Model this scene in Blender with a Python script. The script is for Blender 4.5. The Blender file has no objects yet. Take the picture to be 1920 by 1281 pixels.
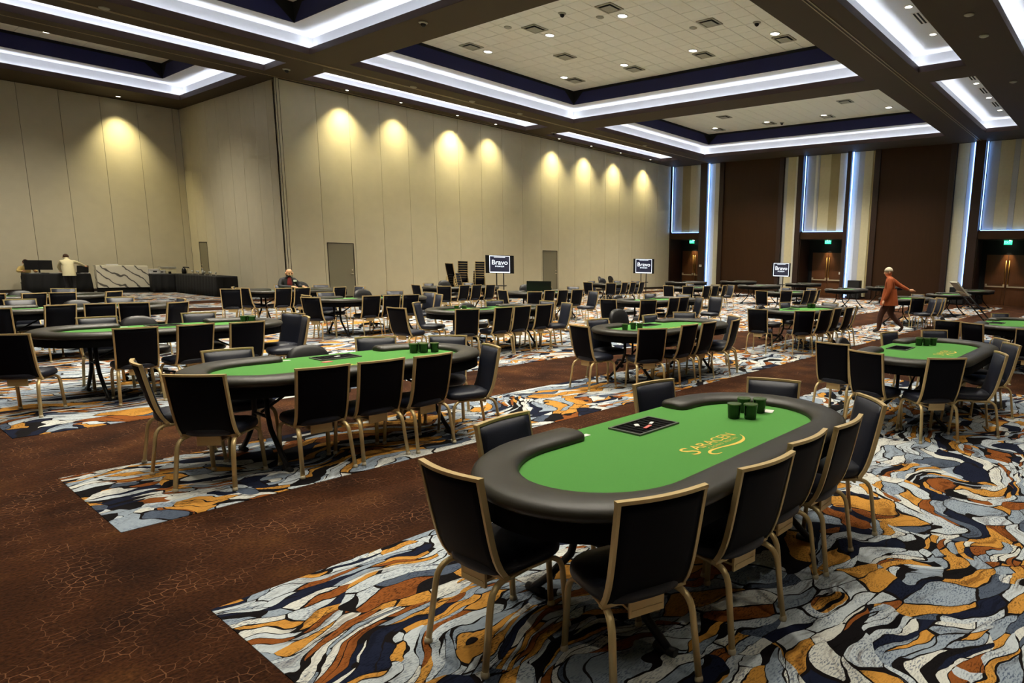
import bpy, bmesh, math, random
from mathutils import Vector, Matrix

random.seed(7)
SC = bpy.context.scene
COL = SC.collection
PI = math.pi

# ------------------------------------------------------------------ camera
cam_d = bpy.data.cameras.new('camera')
cam = bpy.data.objects.new('camera', cam_d)
COL.objects.link(cam)
YAW, PITCH, ROLL, EYE = 0.936565, 0.165088, 0.024064, 1.80
_f = Vector((math.sin(YAW) * math.cos(PITCH), math.cos(YAW) * math.cos(PITCH), -math.sin(PITCH)))
_r = Vector((math.cos(YAW), -math.sin(YAW), 0))
_u = _r.cross(_f)
_r2 = math.cos(ROLL) * _r + math.sin(ROLL) * _u
_u2 = -math.sin(ROLL) * _r + math.cos(ROLL) * _u
cam.matrix_world = Matrix(((_r2.x, _u2.x, -_f.x, 0), (_r2.y, _u2.y, -_f.y, 0), (_r2.z, _u2.z, -_f.z, EYE), (0, 0, 0, 1)))
cam_d.sensor_width = 36.0
cam_d.lens = 1201.846 / 1920 * 36.0
cam_d.shift_x = (960 - 1242.80) / 1920
cam_d.shift_y = (689.64 - 640.5) / 1920
cam_d.clip_start = 0.05
cam_d.clip_end = 200
SC.camera = cam

# ------------------------------------------------------------------ world, view
world = bpy.data.worlds.new('world')
SC.world = world
world.use_nodes = True
world.node_tree.nodes['Background'].inputs[0].default_value = (0.05, 0.05, 0.055, 1)
world.node_tree.nodes['Background'].inputs[1].default_value = 0.3
SC.view_settings.view_transform = 'Standard'
SC.view_settings.look = 'None'
SC.view_settings.gamma = 1.0
SC.view_settings.use_curve_mapping = False
SC.view_settings.exposure = 1.04
SC.cycles.use_denoising = True
SC.cycles.max_bounces = 4
SC.cycles.glossy_bounces = 2
SC.cycles.transmission_bounces = 1
SC.cycles.caustics_reflective = False
SC.cycles.caustics_refractive = False
SC.cycles.use_adaptive_sampling = True
SC.cycles.adaptive_threshold = 0.08
SC.cycles.adaptive_min_samples = 16
SC.cycles.diffuse_bounces = 2
SC.cycles.sample_clamp_indirect = 6.0

# strengths of the hall's lamps, scaled down for the added ones too
P_DOWN = 700.0      # recessed downlights in the tiled panels
P_SLOT = 300.0      # recessed downlights in the narrow coffers
P_WASH = 480.0      # wall washers
E_COVE = 16.0       # LED tape in the ceiling coves
E_BLUE = 2.8        # LED tape on the end wall
WARM = (1.0, 0.92, 0.76)

# ------------------------------------------------------------------ materials
def lin(r, g, b):
    f = lambda c: (c / 255 / 12.92) if c / 255 <= 0.04045 else ((c / 255 + 0.055) / 1.055) ** 2.4
    return (f(r), f(g), f(b), 1.0)

def nt(name):
    m = bpy.data.materials.new(name)
    m.use_nodes = True
    t = m.node_tree
    return m, t, t.nodes['Principled BSDF']

def mat(name, col, rough=0.6, metal=0.0, vary=0.12, scale=20.0, bump=0.0, bscale=200.0, emit=None, estr=0.0, spec=0.5, stretch=None):
    m, t, b = nt(name)
    N, L = t.nodes, t.links
    geo = N.new('ShaderNodeTexCoord')
    vec = geo.outputs['Object']
    if stretch:
        mp = N.new('ShaderNodeMapping')
        mp.inputs['Scale'].default_value = stretch
        L.new(vec, mp.inputs[0]); vec = mp.outputs[0]
    nz = N.new('ShaderNodeTexNoise')
    nz.inputs['Scale'].default_value = scale
    nz.inputs['Detail'].default_value = 3
    L.new(vec, nz.inputs['Vector'])
    mx = N.new('ShaderNodeMix'); mx.data_type = 'RGBA'
    mx.inputs['A'].default_value = tuple(c * (1 - vary) for c in col[:3]) + (1,)
    mx.inputs['B'].default_value = tuple(min(1, c * (1 + vary)) for c in col[:3]) + (1,)
    L.new(nz.outputs['Fac'], mx.inputs['Factor'])
    L.new(mx.outputs['Result'], b.inputs['Base Color'])
    b.inputs['Roughness'].default_value = rough
    b.inputs['Metallic'].default_value = metal
    b.inputs['Specular IOR Level'].default_value = spec
    if bump:
        n2 = N.new('ShaderNodeTexNoise'); n2.inputs['Scale'].default_value = bscale
        L.new(vec, n2.inputs['Vector'])
        bp = N.new('ShaderNodeBump'); bp.inputs['Strength'].default_value = bump; bp.inputs['Distance'].default_value = 0.005
        L.new(n2.outputs['Fac'], bp.inputs['Height']); L.new(bp.outputs['Normal'], b.inputs['Normal'])
    if emit:
        b.inputs['Emission Color'].default_value = emit
        b.inputs['Emission Strength'].default_value = estr
    return m

def ramp(t, stops, interp='LINEAR'):
    r = t.nodes.new('ShaderNodeValToRGB')
    e = r.color_ramp.elements
    r.color_ramp.interpolation = interp
    while len(e) < len(stops): e.new(0.5)
    for el, (p, c) in zip(e, stops):
        el.position = p; el.color = c
    return r

def math_node(t, op, a, b=None):
    n = t.nodes.new('ShaderNodeMath'); n.operation = op
    for i, v in enumerate((a, b)):
        if v is None: continue
        if isinstance(v, (int, float)): n.inputs[i].default_value = v
        else: t.links.new(v, n.inputs[i])
    return n.outputs[0]

def carpet_brown():
    m, t, b = nt('brown_carpet'); N, L = t.nodes, t.links
    g = N.new('ShaderNodeNewGeometry')
    n1 = N.new('ShaderNodeTexNoise'); n1.inputs['Scale'].default_value = 1.7; n1.inputs['Detail'].default_value = 5
    n2 = N.new('ShaderNodeTexNoise'); n2.inputs['Scale'].default_value = 55; n2.inputs['Detail'].default_value = 3
    L.new(g.outputs['Position'], n1.inputs['Vector']); L.new(g.outputs['Position'], n2.inputs['Vector'])
    base = ramp(t, [(0.3, lin(40, 21, 11)), (0.55, lin(62, 35, 18)), (0.75, lin(86, 54, 27))])
    L.new(n1.outputs['Fac'], base.inputs[0])
    pile = N.new('ShaderNodeMix'); pile.data_type = 'RGBA'; pile.blend_type = 'MULTIPLY'; pile.inputs['Factor'].default_value = 1.0
    pr = ramp(t, [(0.3, (0.45, 0.45, 0.45, 1)), (0.7, (1.35, 1.3, 1.25, 1))])
    L.new(n2.outputs['Fac'], pr.inputs[0]); L.new(base.outputs[0], pile.inputs['A']); L.new(pr.outputs[0], pile.inputs['B'])
    # broken net of thin pale lines
    nw = N.new('ShaderNodeTexNoise'); nw.inputs['Scale'].default_value = 6
    L.new(g.outputs['Position'], nw.inputs['Vector'])
    wm = N.new('ShaderNodeMix'); wm.data_type = 'RGBA'; wm.blend_type = 'LINEAR_LIGHT'; wm.inputs['Factor'].default_value = 0.035
    L.new(g.outputs['Position'], wm.inputs['A']); L.new(nw.outputs['Color'], wm.inputs['B'])
    vo = N.new('ShaderNodeTexVoronoi'); vo.feature = 'DISTANCE_TO_EDGE'; vo.voronoi_dimensions = '2D'; vo.inputs['Scale'].default_value = 17
    vo.inputs['Randomness'].default_value = 0.75
    L.new(wm.outputs['Result'], vo.inputs['Vector'])
    ln = math_node(t, 'LESS_THAN', vo.outputs['Distance'], 0.035)
    n3 = N.new('ShaderNodeTexNoise'); n3.inputs['Scale'].default_value = 3.2; n3.inputs['Detail'].default_value = 4
    L.new(g.outputs['Position'], n3.inputs['Vector'])
    mk = ramp(t, [(0.46, (0, 0, 0, 1)), (0.68, (0.75, 0.75, 0.75, 1))]); L.new(n3.outputs['Fac'], mk.inputs[0])
    fac = math_node(t, 'MULTIPLY', ln, mk.outputs[0])
    fx = N.new('ShaderNodeMix'); fx.data_type = 'RGBA'
    L.new(fac, fx.inputs['Factor']); L.new(pile.outputs['Result'], fx.inputs['A']); fx.inputs['B'].default_value = lin(140, 98, 68)
    L.new(fx.outputs['Result'], b.inputs['Base Color'])
    b.inputs['Roughness'].default_value = 0.95; b.inputs['Specular IOR Level'].default_value = 0.1
    bp = N.new('ShaderNodeBump'); bp.inputs['Strength'].default_value = 0.5; bp.inputs['Distance'].default_value = 0.01
    L.new(n2.outputs['Fac'], bp.inputs['Height']); L.new(bp.outputs['Normal'], b.inputs['Normal'])
    return m

def carpet_pattern():
    m, t, b = nt('patterned_carpet'); N, L = t.nodes, t.links
    g = N.new('ShaderNodeNewGeometry')
    def warp(vec, scale, amt, detail=2.0):
        n = N.new('ShaderNodeTexNoise'); n.inputs['Scale'].default_value = scale; n.inputs['Detail'].default_value = detail
        L.new(g.outputs['Position'], n.inputs['Vector'])
        s = N.new('ShaderNodeVectorMath'); s.operation = 'SUBTRACT'; s.inputs[1].default_value = (0.5, 0.5, 0.5)
        L.new(n.outputs['Color'], s.inputs[0])
        k = N.new('ShaderNodeVectorMath'); k.operation = 'SCALE'; k.inputs['Scale'].default_value = amt
        L.new(s.outputs[0], k.inputs[0])
        a = N.new('ShaderNodeVectorMath'); a.operation = 'ADD'
        L.new(vec, a.inputs[0]); L.new(k.outputs[0], a.inputs[1])
        return a.outputs[0]
    v = warp(g.outputs['Position'], 0.6, 1.7)
    v = warp(v, 1.9, 0.45)
    v = warp(v, 7.0, 0.05)
    def noise(vec, scale, detail=2.0):
        n = N.new('ShaderNodeTexNoise'); n.inputs['Scale'].default_value = scale; n.inputs['Detail'].default_value = detail
        L.new(vec, n.inputs['Vector']); return n.outputs['Fac']
    def mapped(vec, sc, rot=-0.56):
        p = N.new('ShaderNodeMapping'); p.inputs['Rotation'].default_value = (0, 0, rot); p.inputs['Scale'].default_value = sc
        L.new(vec, p.inputs[0]); return p.outputs[0]
    def mix(fac, a, c, mode='MIX'):
        x = N.new('ShaderNodeMix'); x.data_type = 'RGBA'; x.blend_type = mode
        for s, q in (('Factor', fac), ('A', a), ('B', c)):
            if isinstance(q, (int, float, tuple)): x.inputs[s].default_value = q
            else: L.new(q, x.inputs[s])
        return x.outputs['Result']
    def cells(sc, stops):
        vec = mapped(v, sc)
        vc = N.new('ShaderNodeTexVoronoi'); vc.voronoi_dimensions = '2D'; vc.inputs['Scale'].default_value = 1.0
        ve = N.new('ShaderNodeTexVoronoi'); ve.voronoi_dimensions = '2D'; ve.feature = 'DISTANCE_TO_EDGE'; ve.inputs['Scale'].default_value = 1.0
        L.new(vec, vc.inputs['Vector']); L.new(vec, ve.inputs['Vector'])
        sep = N.new('ShaderNodeSeparateColor'); L.new(vc.outputs['Color'], sep.inputs[0])
        r = ramp(t, stops, 'CONSTANT'); L.new(sep.outputs[0], r.inputs[0])
        return r.outputs[0], ve.outputs['Distance'], sep.outputs[1]
    P = g.outputs['Position']
    LIGHT, PALE, BLUE, GOLD, RUST, NAVY, SLATE, DARK = lin(190,198,202), lin(208,208,200), lin(146,158,170), lin(196,140,62), lin(136,78,34), lin(24,29,48), lin(80,90,106), lin(20,17,19)
    ca, da, ra = cells((3.1, 7.8, 0), [(0, LIGHT), (.2, PALE), (.34, BLUE), (.54, GOLD), (.69, RUST), (.76, NAVY), (.85, SLATE), (.93, DARK)])
    cb, db, rb = cells((4.2, 19.0, 0), [(0, LIGHT), (.24, GOLD), (.40, DARK), (.47, PALE), (.62, RUST), (.72, NAVY), (.79, BLUE), (.95, DARK)])
    bn = noise(P, 4.5)
    mask = math_node(t, 'GREATER_THAN', noise(mapped(v, (1.0, 1.0, 1.0)), 1.35, 1.0), 0.54)
    base = mix(mask, ca, cb)
    # shaded ends of the shapes and streaks along the flow
    st = ramp(t, [(0.50, (0,0,0,1)), (0.62, (1,1,1,1))]); L.new(noise(mapped(v, (2.2, 34.0, 1)), 1.0, 3.0), st.inputs[0])
    big = ramp(t, [(0.44, (0,0,0,1)), (0.62, (1,1,1,1))]); L.new(noise(P, 2.6, 3.0), big.inputs[0])
    sfac = math_node(t, 'MULTIPLY', math_node(t, 'MULTIPLY', st.outputs[0], big.outputs[0]), 0.7)
    base = mix(sfac, base, mix(1.0, base, (0.22, 0.16, 0.14, 1), 'MULTIPLY'))
    # woven speckle
    sp = ramp(t, [(0.50, (0,0,0,1)), (0.60, (1,1,1,1))]); L.new(noise(mapped(P, (45, 130, 1), 0.5), 1.0, 2.0), sp.inputs[0])
    sp2 = ramp(t, [(0.38, (0.15,0.15,0.15,1)), (0.60, (1,1,1,1))]); L.new(noise(P, 5.5, 2.0), sp2.inputs[0])
    base = mix(math_node(t, 'MULTIPLY', sp.outputs[0], sp2.outputs[0]), base, mix(1.0, base, (0.30, 0.33, 0.42, 1), 'MULTIPLY'))
    # uneven, broken black outlines
    ea = math_node(t, 'LESS_THAN', da, math_node(t, 'MULTIPLY', math_node(t, 'SUBTRACT', bn, 0.30), 0.17))
    eb = math_node(t, 'LESS_THAN', db, math_node(t, 'MULTIPLY', math_node(t, 'SUBTRACT', bn, 0.33), 0.26))
    ed = math_node(t, 'ADD', math_node(t, 'MULTIPLY', ea, math_node(t, 'SUBTRACT', 1.0, mask)), math_node(t, 'MULTIPLY', eb, mask))
    m2 = N.new('ShaderNodeMix'); m2.data_type = 'RGBA'
    L.new(ed, m2.inputs['Factor']); L.new(base, m2.inputs['A']); m2.inputs['B'].default_value = lin(20, 15, 15)
    L.new(m2.outputs['Result'], b.inputs['Base Color'])
    b.inputs['Roughness'].default_value = 0.95; b.inputs['Specular IOR Level'].default_value = 0.1
    return m

def marble():
    m, t, b = nt('white_marble'); N, L = t.nodes, t.links
    g = N.new('ShaderNodeTexCoord')
    wv = N.new('ShaderNodeTexWave'); wv.inputs['Scale'].default_value = 1.1; wv.inputs['Distortion'].default_value = 9; wv.inputs['Detail'].default_value = 3
    mp = N.new('ShaderNodeMapping'); mp.inputs['Rotation'].default_value = (0, 0.9, 0.4)
    L.new(g.outputs['Object'], mp.inputs[0]); L.new(mp.outputs[0], wv.inputs['Vector'])
    r = ramp(t, [(0.0, lin(226, 220, 198)), (0.90, lin(222, 216, 194)), (0.97, lin(96, 92, 84))]); L.new(wv.outputs['Fac'], r.inputs[0])
    L.new(r.outputs[0], b.inputs['Base Color']); b.inputs['Roughness'].default_value = 0.3
    return m

def emit_mat(name, col, s):
    m, t, b = nt(name)
    b.inputs['Base Color'].default_value = (0.02, 0.02, 0.02, 1)
    b.inputs['Emission Color'].default_value = col
    b.inputs['Emission Strength'].default_value = s
    return m

M = dict(
    brown=carpet_brown(), pattern=carpet_pattern(), marble=marble(),
    wall=mat('beige_wall_fabric', lin(212, 203, 174), 0.9, vary=0.06, scale=3),
    seam=mat('dark_seam', lin(52, 47, 40), 0.8),
    steel_door=mat('grey_door_paint', lin(140, 134, 112), 0.55, vary=0.04),
    soffit=mat('brown_ceiling_paint', lin(62, 47, 22), 0.75, vary=0.06, scale=2),
    fascia=mat('dark_maroon_fascia', lin(62, 42, 38), 0.6),
    white=mat('white_plaster', lin(226, 228, 232), 0.8, vary=0.02),
    navy_wall=mat('navy_upstand', lin(26, 30, 84), 0.8),
    black_void=mat('black_and_upstand_shade', lin(8, 8, 12), 0.9),  # plain black; on the coffer upstands it paints in shade
    tile=mat('acoustic_tile', lin(244, 241, 230), 0.9, vary=0.04, scale=6),
    tile_gap=mat('tile_gap', lin(92, 86, 72), 0.9),
    track=mat('bronze_track', lin(150, 132, 104), 0.45, metal=0.3),
    wood=mat('dark_walnut', lin(44, 25, 16), 0.45, vary=0.25, scale=3, stretch=(6, 6, 0.4)),
    wood2=mat('walnut_panel', lin(54, 32, 13), 0.5, vary=0.2, scale=2.5, spec=0.25, stretch=(5, 5, 0.3)),
    doorwood=mat('door_walnut', lin(96, 57, 27), 0.45, vary=0.22, scale=3, stretch=(6, 6, 0.4)),
    fab1=mat('beige_fabric', lin(208, 197, 160), 0.9, vary=0.08, scale=8),
    fab2=mat('tan_fabric', lin(168, 152, 110), 0.9, vary=0.08, scale=8),
    fab3=mat('grey_fabric', lin(182, 182, 182), 0.9, vary=0.06, scale=8),
    fab4=mat('pale_fabric', lin(226, 223, 212), 0.9, vary=0.06, scale=8),
    base=mat('dark_baseboard', lin(48, 36, 26), 0.6),
    navy=mat('navy_vinyl', lin(24, 28, 42), 0.45, vary=0.1, scale=40, bump=0.15, bscale=250),
    backblk=mat('dark_navy_back', lin(6, 7, 16), 0.6, vary=0.1, scale=30, spec=0.12),
    gold=mat('champagne_frame', lin(214, 188, 134), 0.38, metal=0.4, vary=0.05, scale=12),
    glide=mat('clear_glide', lin(190, 176, 146), 0.4),
    black=mat('black_leather', lin(24, 23, 24), 0.38, vary=0.1, scale=50, bump=0.2, bscale=300),
    rail=mat('rail_vinyl', lin(46, 43, 34), 0.42, vary=0.06, scale=40, bump=0.12, bscale=400),
    felt=mat('green_felt', lin(80, 146, 66), 0.95, vary=0.1, scale=90, bump=0.2, bscale=500, spec=0.1),
    goldprint=mat('gold_print', lin(226, 190, 84), 0.8),
    blacksteel=mat('black_steel', lin(18, 18, 20), 0.45, metal=0.3),
    apron=mat('black_apron', lin(5, 5, 6), 0.8, spec=0.1),
    trayrim=mat('tray_rim', lin(96, 98, 92), 0.4, metal=0.4),
    trayblk=mat('tray_black', lin(4, 4, 5), 0.7, spec=0.1),
    cup=mat('dark_green_cup', lin(30, 52, 24), 0.18, vary=0.2, scale=30),
    whitep=mat('white_card', lin(232, 230, 224), 0.6, vary=0.02),
    pink=mat('pink_plastic', lin(222, 110, 104), 0.5),
    ledw=emit_mat('cove_led', (0.86, 0.91, 1.0, 1), E_COVE),
    ledb=emit_mat('blue_led', (0.20, 0.43, 1.0, 1), E_BLUE),
    lamp=emit_mat('downlight_lens', (1.0, 0.95, 0.82, 1), 6.0),
    exitg=emit_mat('exit_green', (0.02, 0.72, 0.26, 1), 1.3),
    exitw=emit_mat('exit_letters', (0.30, 1.0, 0.55, 1), 1.3),
    scrw=emit_mat('screen_white', (0.85, 0.93, 1.0, 1), 1.1),
    scrb=emit_mat('screen_navy', (0.003, 0.004, 0.016, 1), 1.0),
    grille=mat('grille_metal', lin(168, 164, 148), 0.6),
    slot=mat('grille_slot', lin(14, 13, 12), 0.9),
    brass=mat('brass_hardware', lin(206, 168, 92), 0.3, metal=0.8),
    nickel=mat('satin_hardware', lin(226, 214, 186), 0.35, metal=0.6),
    cloth=mat('black_tablecloth', lin(14, 14, 15), 0.8, bump=0.2, bscale=60),
    skin=mat('skin', lin(214, 160, 122), 0.55, vary=0.06),
    rust=mat('rust_jacket', lin(154, 72, 22), 0.8, vary=0.15, scale=14),
    rust2=mat('brown_trousers', lin(66, 34, 20), 0.85, vary=0.12, scale=14),
    suit=mat('black_suit', lin(30, 30, 32), 0.75),
    redsh=mat('dark_red_shirt', lin(120, 24, 24), 0.8),
    cream=mat('cream_shirt', lin(222, 212, 170), 0.85, vary=0.06),
    tan=mat('yellow_tan_shirt', lin(206, 178, 108), 0.85),
    hairg=mat('white_hair', lin(206, 196, 172), 0.9),
    hairb=mat('brown_hair', lin(70, 44, 26), 0.8),
    shoe=mat('dark_shoe', lin(38, 26, 20), 0.5),
    glassy=mat('clear_glass', lin(206, 206, 196), 0.15),
)

for _k, _w in (('felt', .2),):
    _b = M[_k].node_tree.nodes['Principled BSDF']
    _b.inputs['Sheen Weight'].default_value = _w; _b.inputs['Sheen Roughness'].default_value = .5; _b.inputs['Sheen Tint'].default_value = (1, .95, .8, 1)

# ------------------------------------------------------------------ mesh helpers
class MB:
    def __init__(s): s.v, s.f, s.m, s.sm = [], [], [], []
    def add(s, vs, fs, mi=0, smooth=False):
        o = len(s.v); s.v += [tuple(p) for p in vs]
        for f in fs: s.f.append(tuple(i + o for i in f)); s.m.append(mi); s.sm.append(smooth)
        return s
    def box(s, x0, x1, y0, y1, z0, z1, mi=0):
        return s.add([(x0,y0,z0),(x1,y0,z0),(x1,y1,z0),(x0,y1,z0),(x0,y0,z1),(x1,y0,z1),(x1,y1,z1),(x0,y1,z1)],
                     [(0,3,2,1),(4,5,6,7),(0,1,5,4),(1,2,6,5),(2,3,7,6),(3,0,4,7)], mi)
    def obox(s, c, ax, ay, az, mi=0):
        c, ax, ay, az = Vector(c), Vector(ax), Vector(ay), Vector(az)
        return s.add([c-ax-ay-az,c+ax-ay-az,c+ax+ay-az,c-ax+ay-az,c-ax-ay+az,c+ax-ay+az,c+ax+ay+az,c-ax+ay+az],
                     [(0,3,2,1),(4,5,6,7),(0,1,5,4),(1,2,6,5),(2,3,7,6),(3,0,4,7)], mi)
    def prism(s, poly, z0, z1, mi=0):
        n = len(poly)
        return s.add([(x,y,z0) for x,y in poly]+[(x,y,z1) for x,y in poly],
                     [tuple(range(n-1,-1,-1)), tuple(range(n,2*n))]+[(i,(i+1)%n,n+(i+1)%n,n+i) for i in range(n)], mi)
    def rings(s, rings, cap=True, closed=False, mi=0, smooth=True):
        n = len(rings[0]); vs = [p for r in rings for p in r]; fs = []
        k = len(rings)
        for a in range(k if closed else k-1):
            b = (a+1) % k
            for i in range(n): fs.append((a*n+i, a*n+(i+1)%n, b*n+(i+1)%n, b*n+i))
        s.add(vs, fs, mi, smooth)
        if cap and not closed:
            o = len(s.v)-len(vs)
            s.f.append(tuple(o+i for i in range(n-1,-1,-1))); s.m.append(mi); s.sm.append(False)
            s.f.append(tuple(o+(k-1)*n+i for i in range(n))); s.m.append(mi); s.sm.append(False)
        return s
    def tube(s, pts, r, n=8, closed=False, mi=0, sec=None, up=(0,0,1), smooth=True):
        pts = [Vector(p) for p in pts]; R = []; k = len(pts)
        prev = None
        for i, p in enumerate(pts):
            if closed: t = pts[(i+1)%k]-pts[i-1]
            else: t = pts[min(i+1,k-1)]-pts[max(i-1,0)]
            t.normalize()
            if prev is None:
                u = Vector(up)
                if abs(u.dot(t)) > .95: u = Vector((1,0,0))
                a = t.cross(u).normalized()
            else:
                a = (prev - t*prev.dot(t)).normalized()
            prev = a
            bb = a.cross(t)
            rr = r[i] if isinstance(r,(list,tuple)) else r
            if sec: R.append([p + a*x*rr + bb*y*rr for x,y in sec])
            else: R.append([p + a*math.cos(2*PI*j/n)*rr + bb*math.sin(2*PI*j/n)*rr for j in range(n)])
        return s.rings(R, True, closed, mi, smooth)
    def lathe(s, prof, n=16, c=(0,0,0), mi=0, smooth=True):
        R = [[(c[0]+r*math.cos(2*PI*j/n), c[1]+r*math.sin(2*PI*j/n), c[2]+z) for j in range(n)] for r,z in prof]
        return s.rings(R, True, False, mi, smooth)
    def ball(s, c, r, n=10, mi=0, sc=(1,1,1)):
        R = []
        for i in range(1, n):
            a = PI*i/n
            R.append([(c[0]+r*sc[0]*math.sin(a)*math.cos(2*PI*j/n), c[1]+r*sc[1]*math.sin(a)*math.sin(2*PI*j/n), c[2]-r*sc[2]*math.cos(a)) for j in range(n)])
        return s.rings(R, True, False, mi, True)
    def mesh(s, name, mats):
        me = bpy.data.meshes.new(name)
        me.from_pydata(s.v, [], s.f)
        for mm in (mats if isinstance(mats,(list,tuple)) else [mats]): me.materials.append(mm)
        me.polygons.foreach_set('material_index', s.m)
        me.polygons.foreach_set('use_smooth', s.sm)
        bm = bmesh.new(); bm.from_mesh(me); bmesh.ops.recalc_face_normals(bm, faces=bm.faces); bm.to_mesh(me); bm.free()
        me.update()
        return me
    def build(s, name, mats, parent=None, loc=None):
        return link(name, s.mesh(name, mats), parent, loc)

def link(name, me, parent=None, loc=None, rot=None):
    o = bpy.data.objects.new(name, me); COL.objects.link(o)
    if parent: o.parent = parent
    if loc: o.location = loc
    if rot is not None: o.rotation_euler = (0,0,rot)
    return o

def tag(o, label=None, cat=None, group=None, kind=None):
    if label: o['label'] = label
    if cat: o['category'] = cat
    if group: o['group'] = group
    if kind: o['kind'] = kind
    return o

def thing(name, loc, rz, label, cat, group=None):
    o = bpy.data.objects.new(name, None); COL.objects.link(o)
    o.location = loc; o.rotation_euler = (0,0,rz); o.empty_display_size = 0.1
    return tag(o, label, cat, group)

def copy_tree(o, parent=None):
    c = o.copy(); COL.objects.link(c)
    if parent: c.parent = parent
    for ch in list(o.children):
        copy_tree(ch, c)
    return c

def text_mesh(name, body, size, align='CENTER', extrude=0.0, shear=0.0, space=1.0):
    cu = bpy.data.curves.new(name, 'FONT'); cu.body = body; cu.size = size; cu.align_x = align; cu.align_y = 'CENTER'
    cu.extrude = extrude; cu.shear = shear; cu.space_character = space; cu.resolution_u = 3
    ob = bpy.data.objects.new(name, cu); COL.objects.link(ob)
    dg = bpy.context.evaluated_depsgraph_get()
    me = bpy.data.meshes.new_from_object(ob.evaluated_get(dg))
    bpy.data.objects.remove(ob); bpy.data.curves.remove(cu)
    return me

def spot(name, loc, power, col, size=110, blend=0.6, target=None, radius=0.07, parent=None):
    d = bpy.data.lights.new(name, 'SPOT'); d.energy = power; d.color = col; d.spot_size = math.radians(size); d.spot_blend = blend; d.shadow_soft_size = radius
    o = bpy.data.objects.new(name, d); COL.objects.link(o); o.location = loc
    if target:
        o.rotation_euler = (Vector(target)-Vector(loc)).to_track_quat('-Z','Y').to_euler()
    if parent: o.parent = parent; o.matrix_parent_inverse = Matrix.Identity(4)
    return o
ORD = ['first','second','third','fourth','fifth','sixth','seventh','eighth','ninth','tenth','eleventh','twelfth']

# ================================================================== THE SETTING
ZS, ZL, ZW, ZT = 7.87, 8.06, 8.43, 9.0     # soffit, lip top, cove wall top, tiles
YW, XS, YL, XE = 25.47, 11.05, 34.9, 35.0  # long wall, side wall, left bay wall, end wall
X0, Y0 = -5.0, -7.0

# ---------------------------------------------------------------- floor
fl = MB().box(X0, 37.2, Y0, 35.2, -0.12, 0.0).build('floor', M['brown'])
tag(fl, 'dark brown carpet with a broken net of pale lines', 'floor', kind='structure')
for x0, x1, y0, y1 in [(1.07, 10.45, Y0+.3, 3.59), (12.6, 33.8, Y0+.3, 3.59), (1.07, 33.8, 5.06, 6.65), (1.07, 33.6, 8.38, 22.4),
                       (1.07, 33.6, 23.68, 25.1), (1.07, 10.9, 25.1, 25.55), (1.07, 10.9, 26.88, 34.6)]:
    tag(MB().box(x0, x1, y0, y1, 0.0, 0.004).build('carpet_inlay', M['pattern'], fl), 'patterned carpet inlay in blue-grey, gold and black swirls')

# ---------------------------------------------------------------- ceiling with coffers
XB = [(0.05, 10.45), (11.7, 22.05), (23.35, 33.0)]
BIG, STRIP, N1, N2, LEFTB = (8.15, 21.6), (23.2, 24.82), (5.05, 6.46), (2.1, 3.5), (26.2, 32.72)
holes = []
for xb in XB:
    holes += [xb + BIG, xb + STRIP, xb + N1, xb + N2]
holes.append((0.05, 10.45) + LEFTB)
xs = sorted({X0, 37.2} | {h[0] for h in holes} | {h[1] for h in holes})
ys = sorted({Y0, 35.2} | {h[2] for h in holes} | {h[3] for h in holes})
cb = MB()
for a, b_ in zip(xs, xs[1:]):
    for c_, d_ in zip(ys, ys[1:]):
        cx, cy = (a+b_)/2, (c_+d_)/2
        if any(h[0] < cx < h[1] and h[2] < cy < h[3] for h in holes): continue
        cb.add([(a,c_,ZS),(b_,c_,ZS),(b_,d_,ZS),(a,d_,ZS)], [(0,3,2,1)])
ceil = cb.build('ceiling', M['soffit'])
tag(ceil, 'dark brown soffit with lit rectangular coffers', 'ceiling', kind='structure')
lid = MB().box(X0, 37.2, Y0, 35.2, 9.6, 9.7).build('roof_deck', M['black_void'], ceil)

def ring(mb, o, i, zo, zi, mi=0):
    (a,b,c,d), (e,f,g,h) = o, i
    P = [(a,c,zo),(b,c,zo),(b,d,zo),(a,d,zo)]; Q = [(e,g,zi),(f,g,zi),(f,h,zi),(e,h,zi)]
    mb.add(P+Q, [(k,(k+1)%4,4+(k+1)%4,4+k) for k in range(4)], mi)
def grow(h, d): return (h[0]-d, h[1]+d, h[2]-d, h[3]+d)

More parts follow.
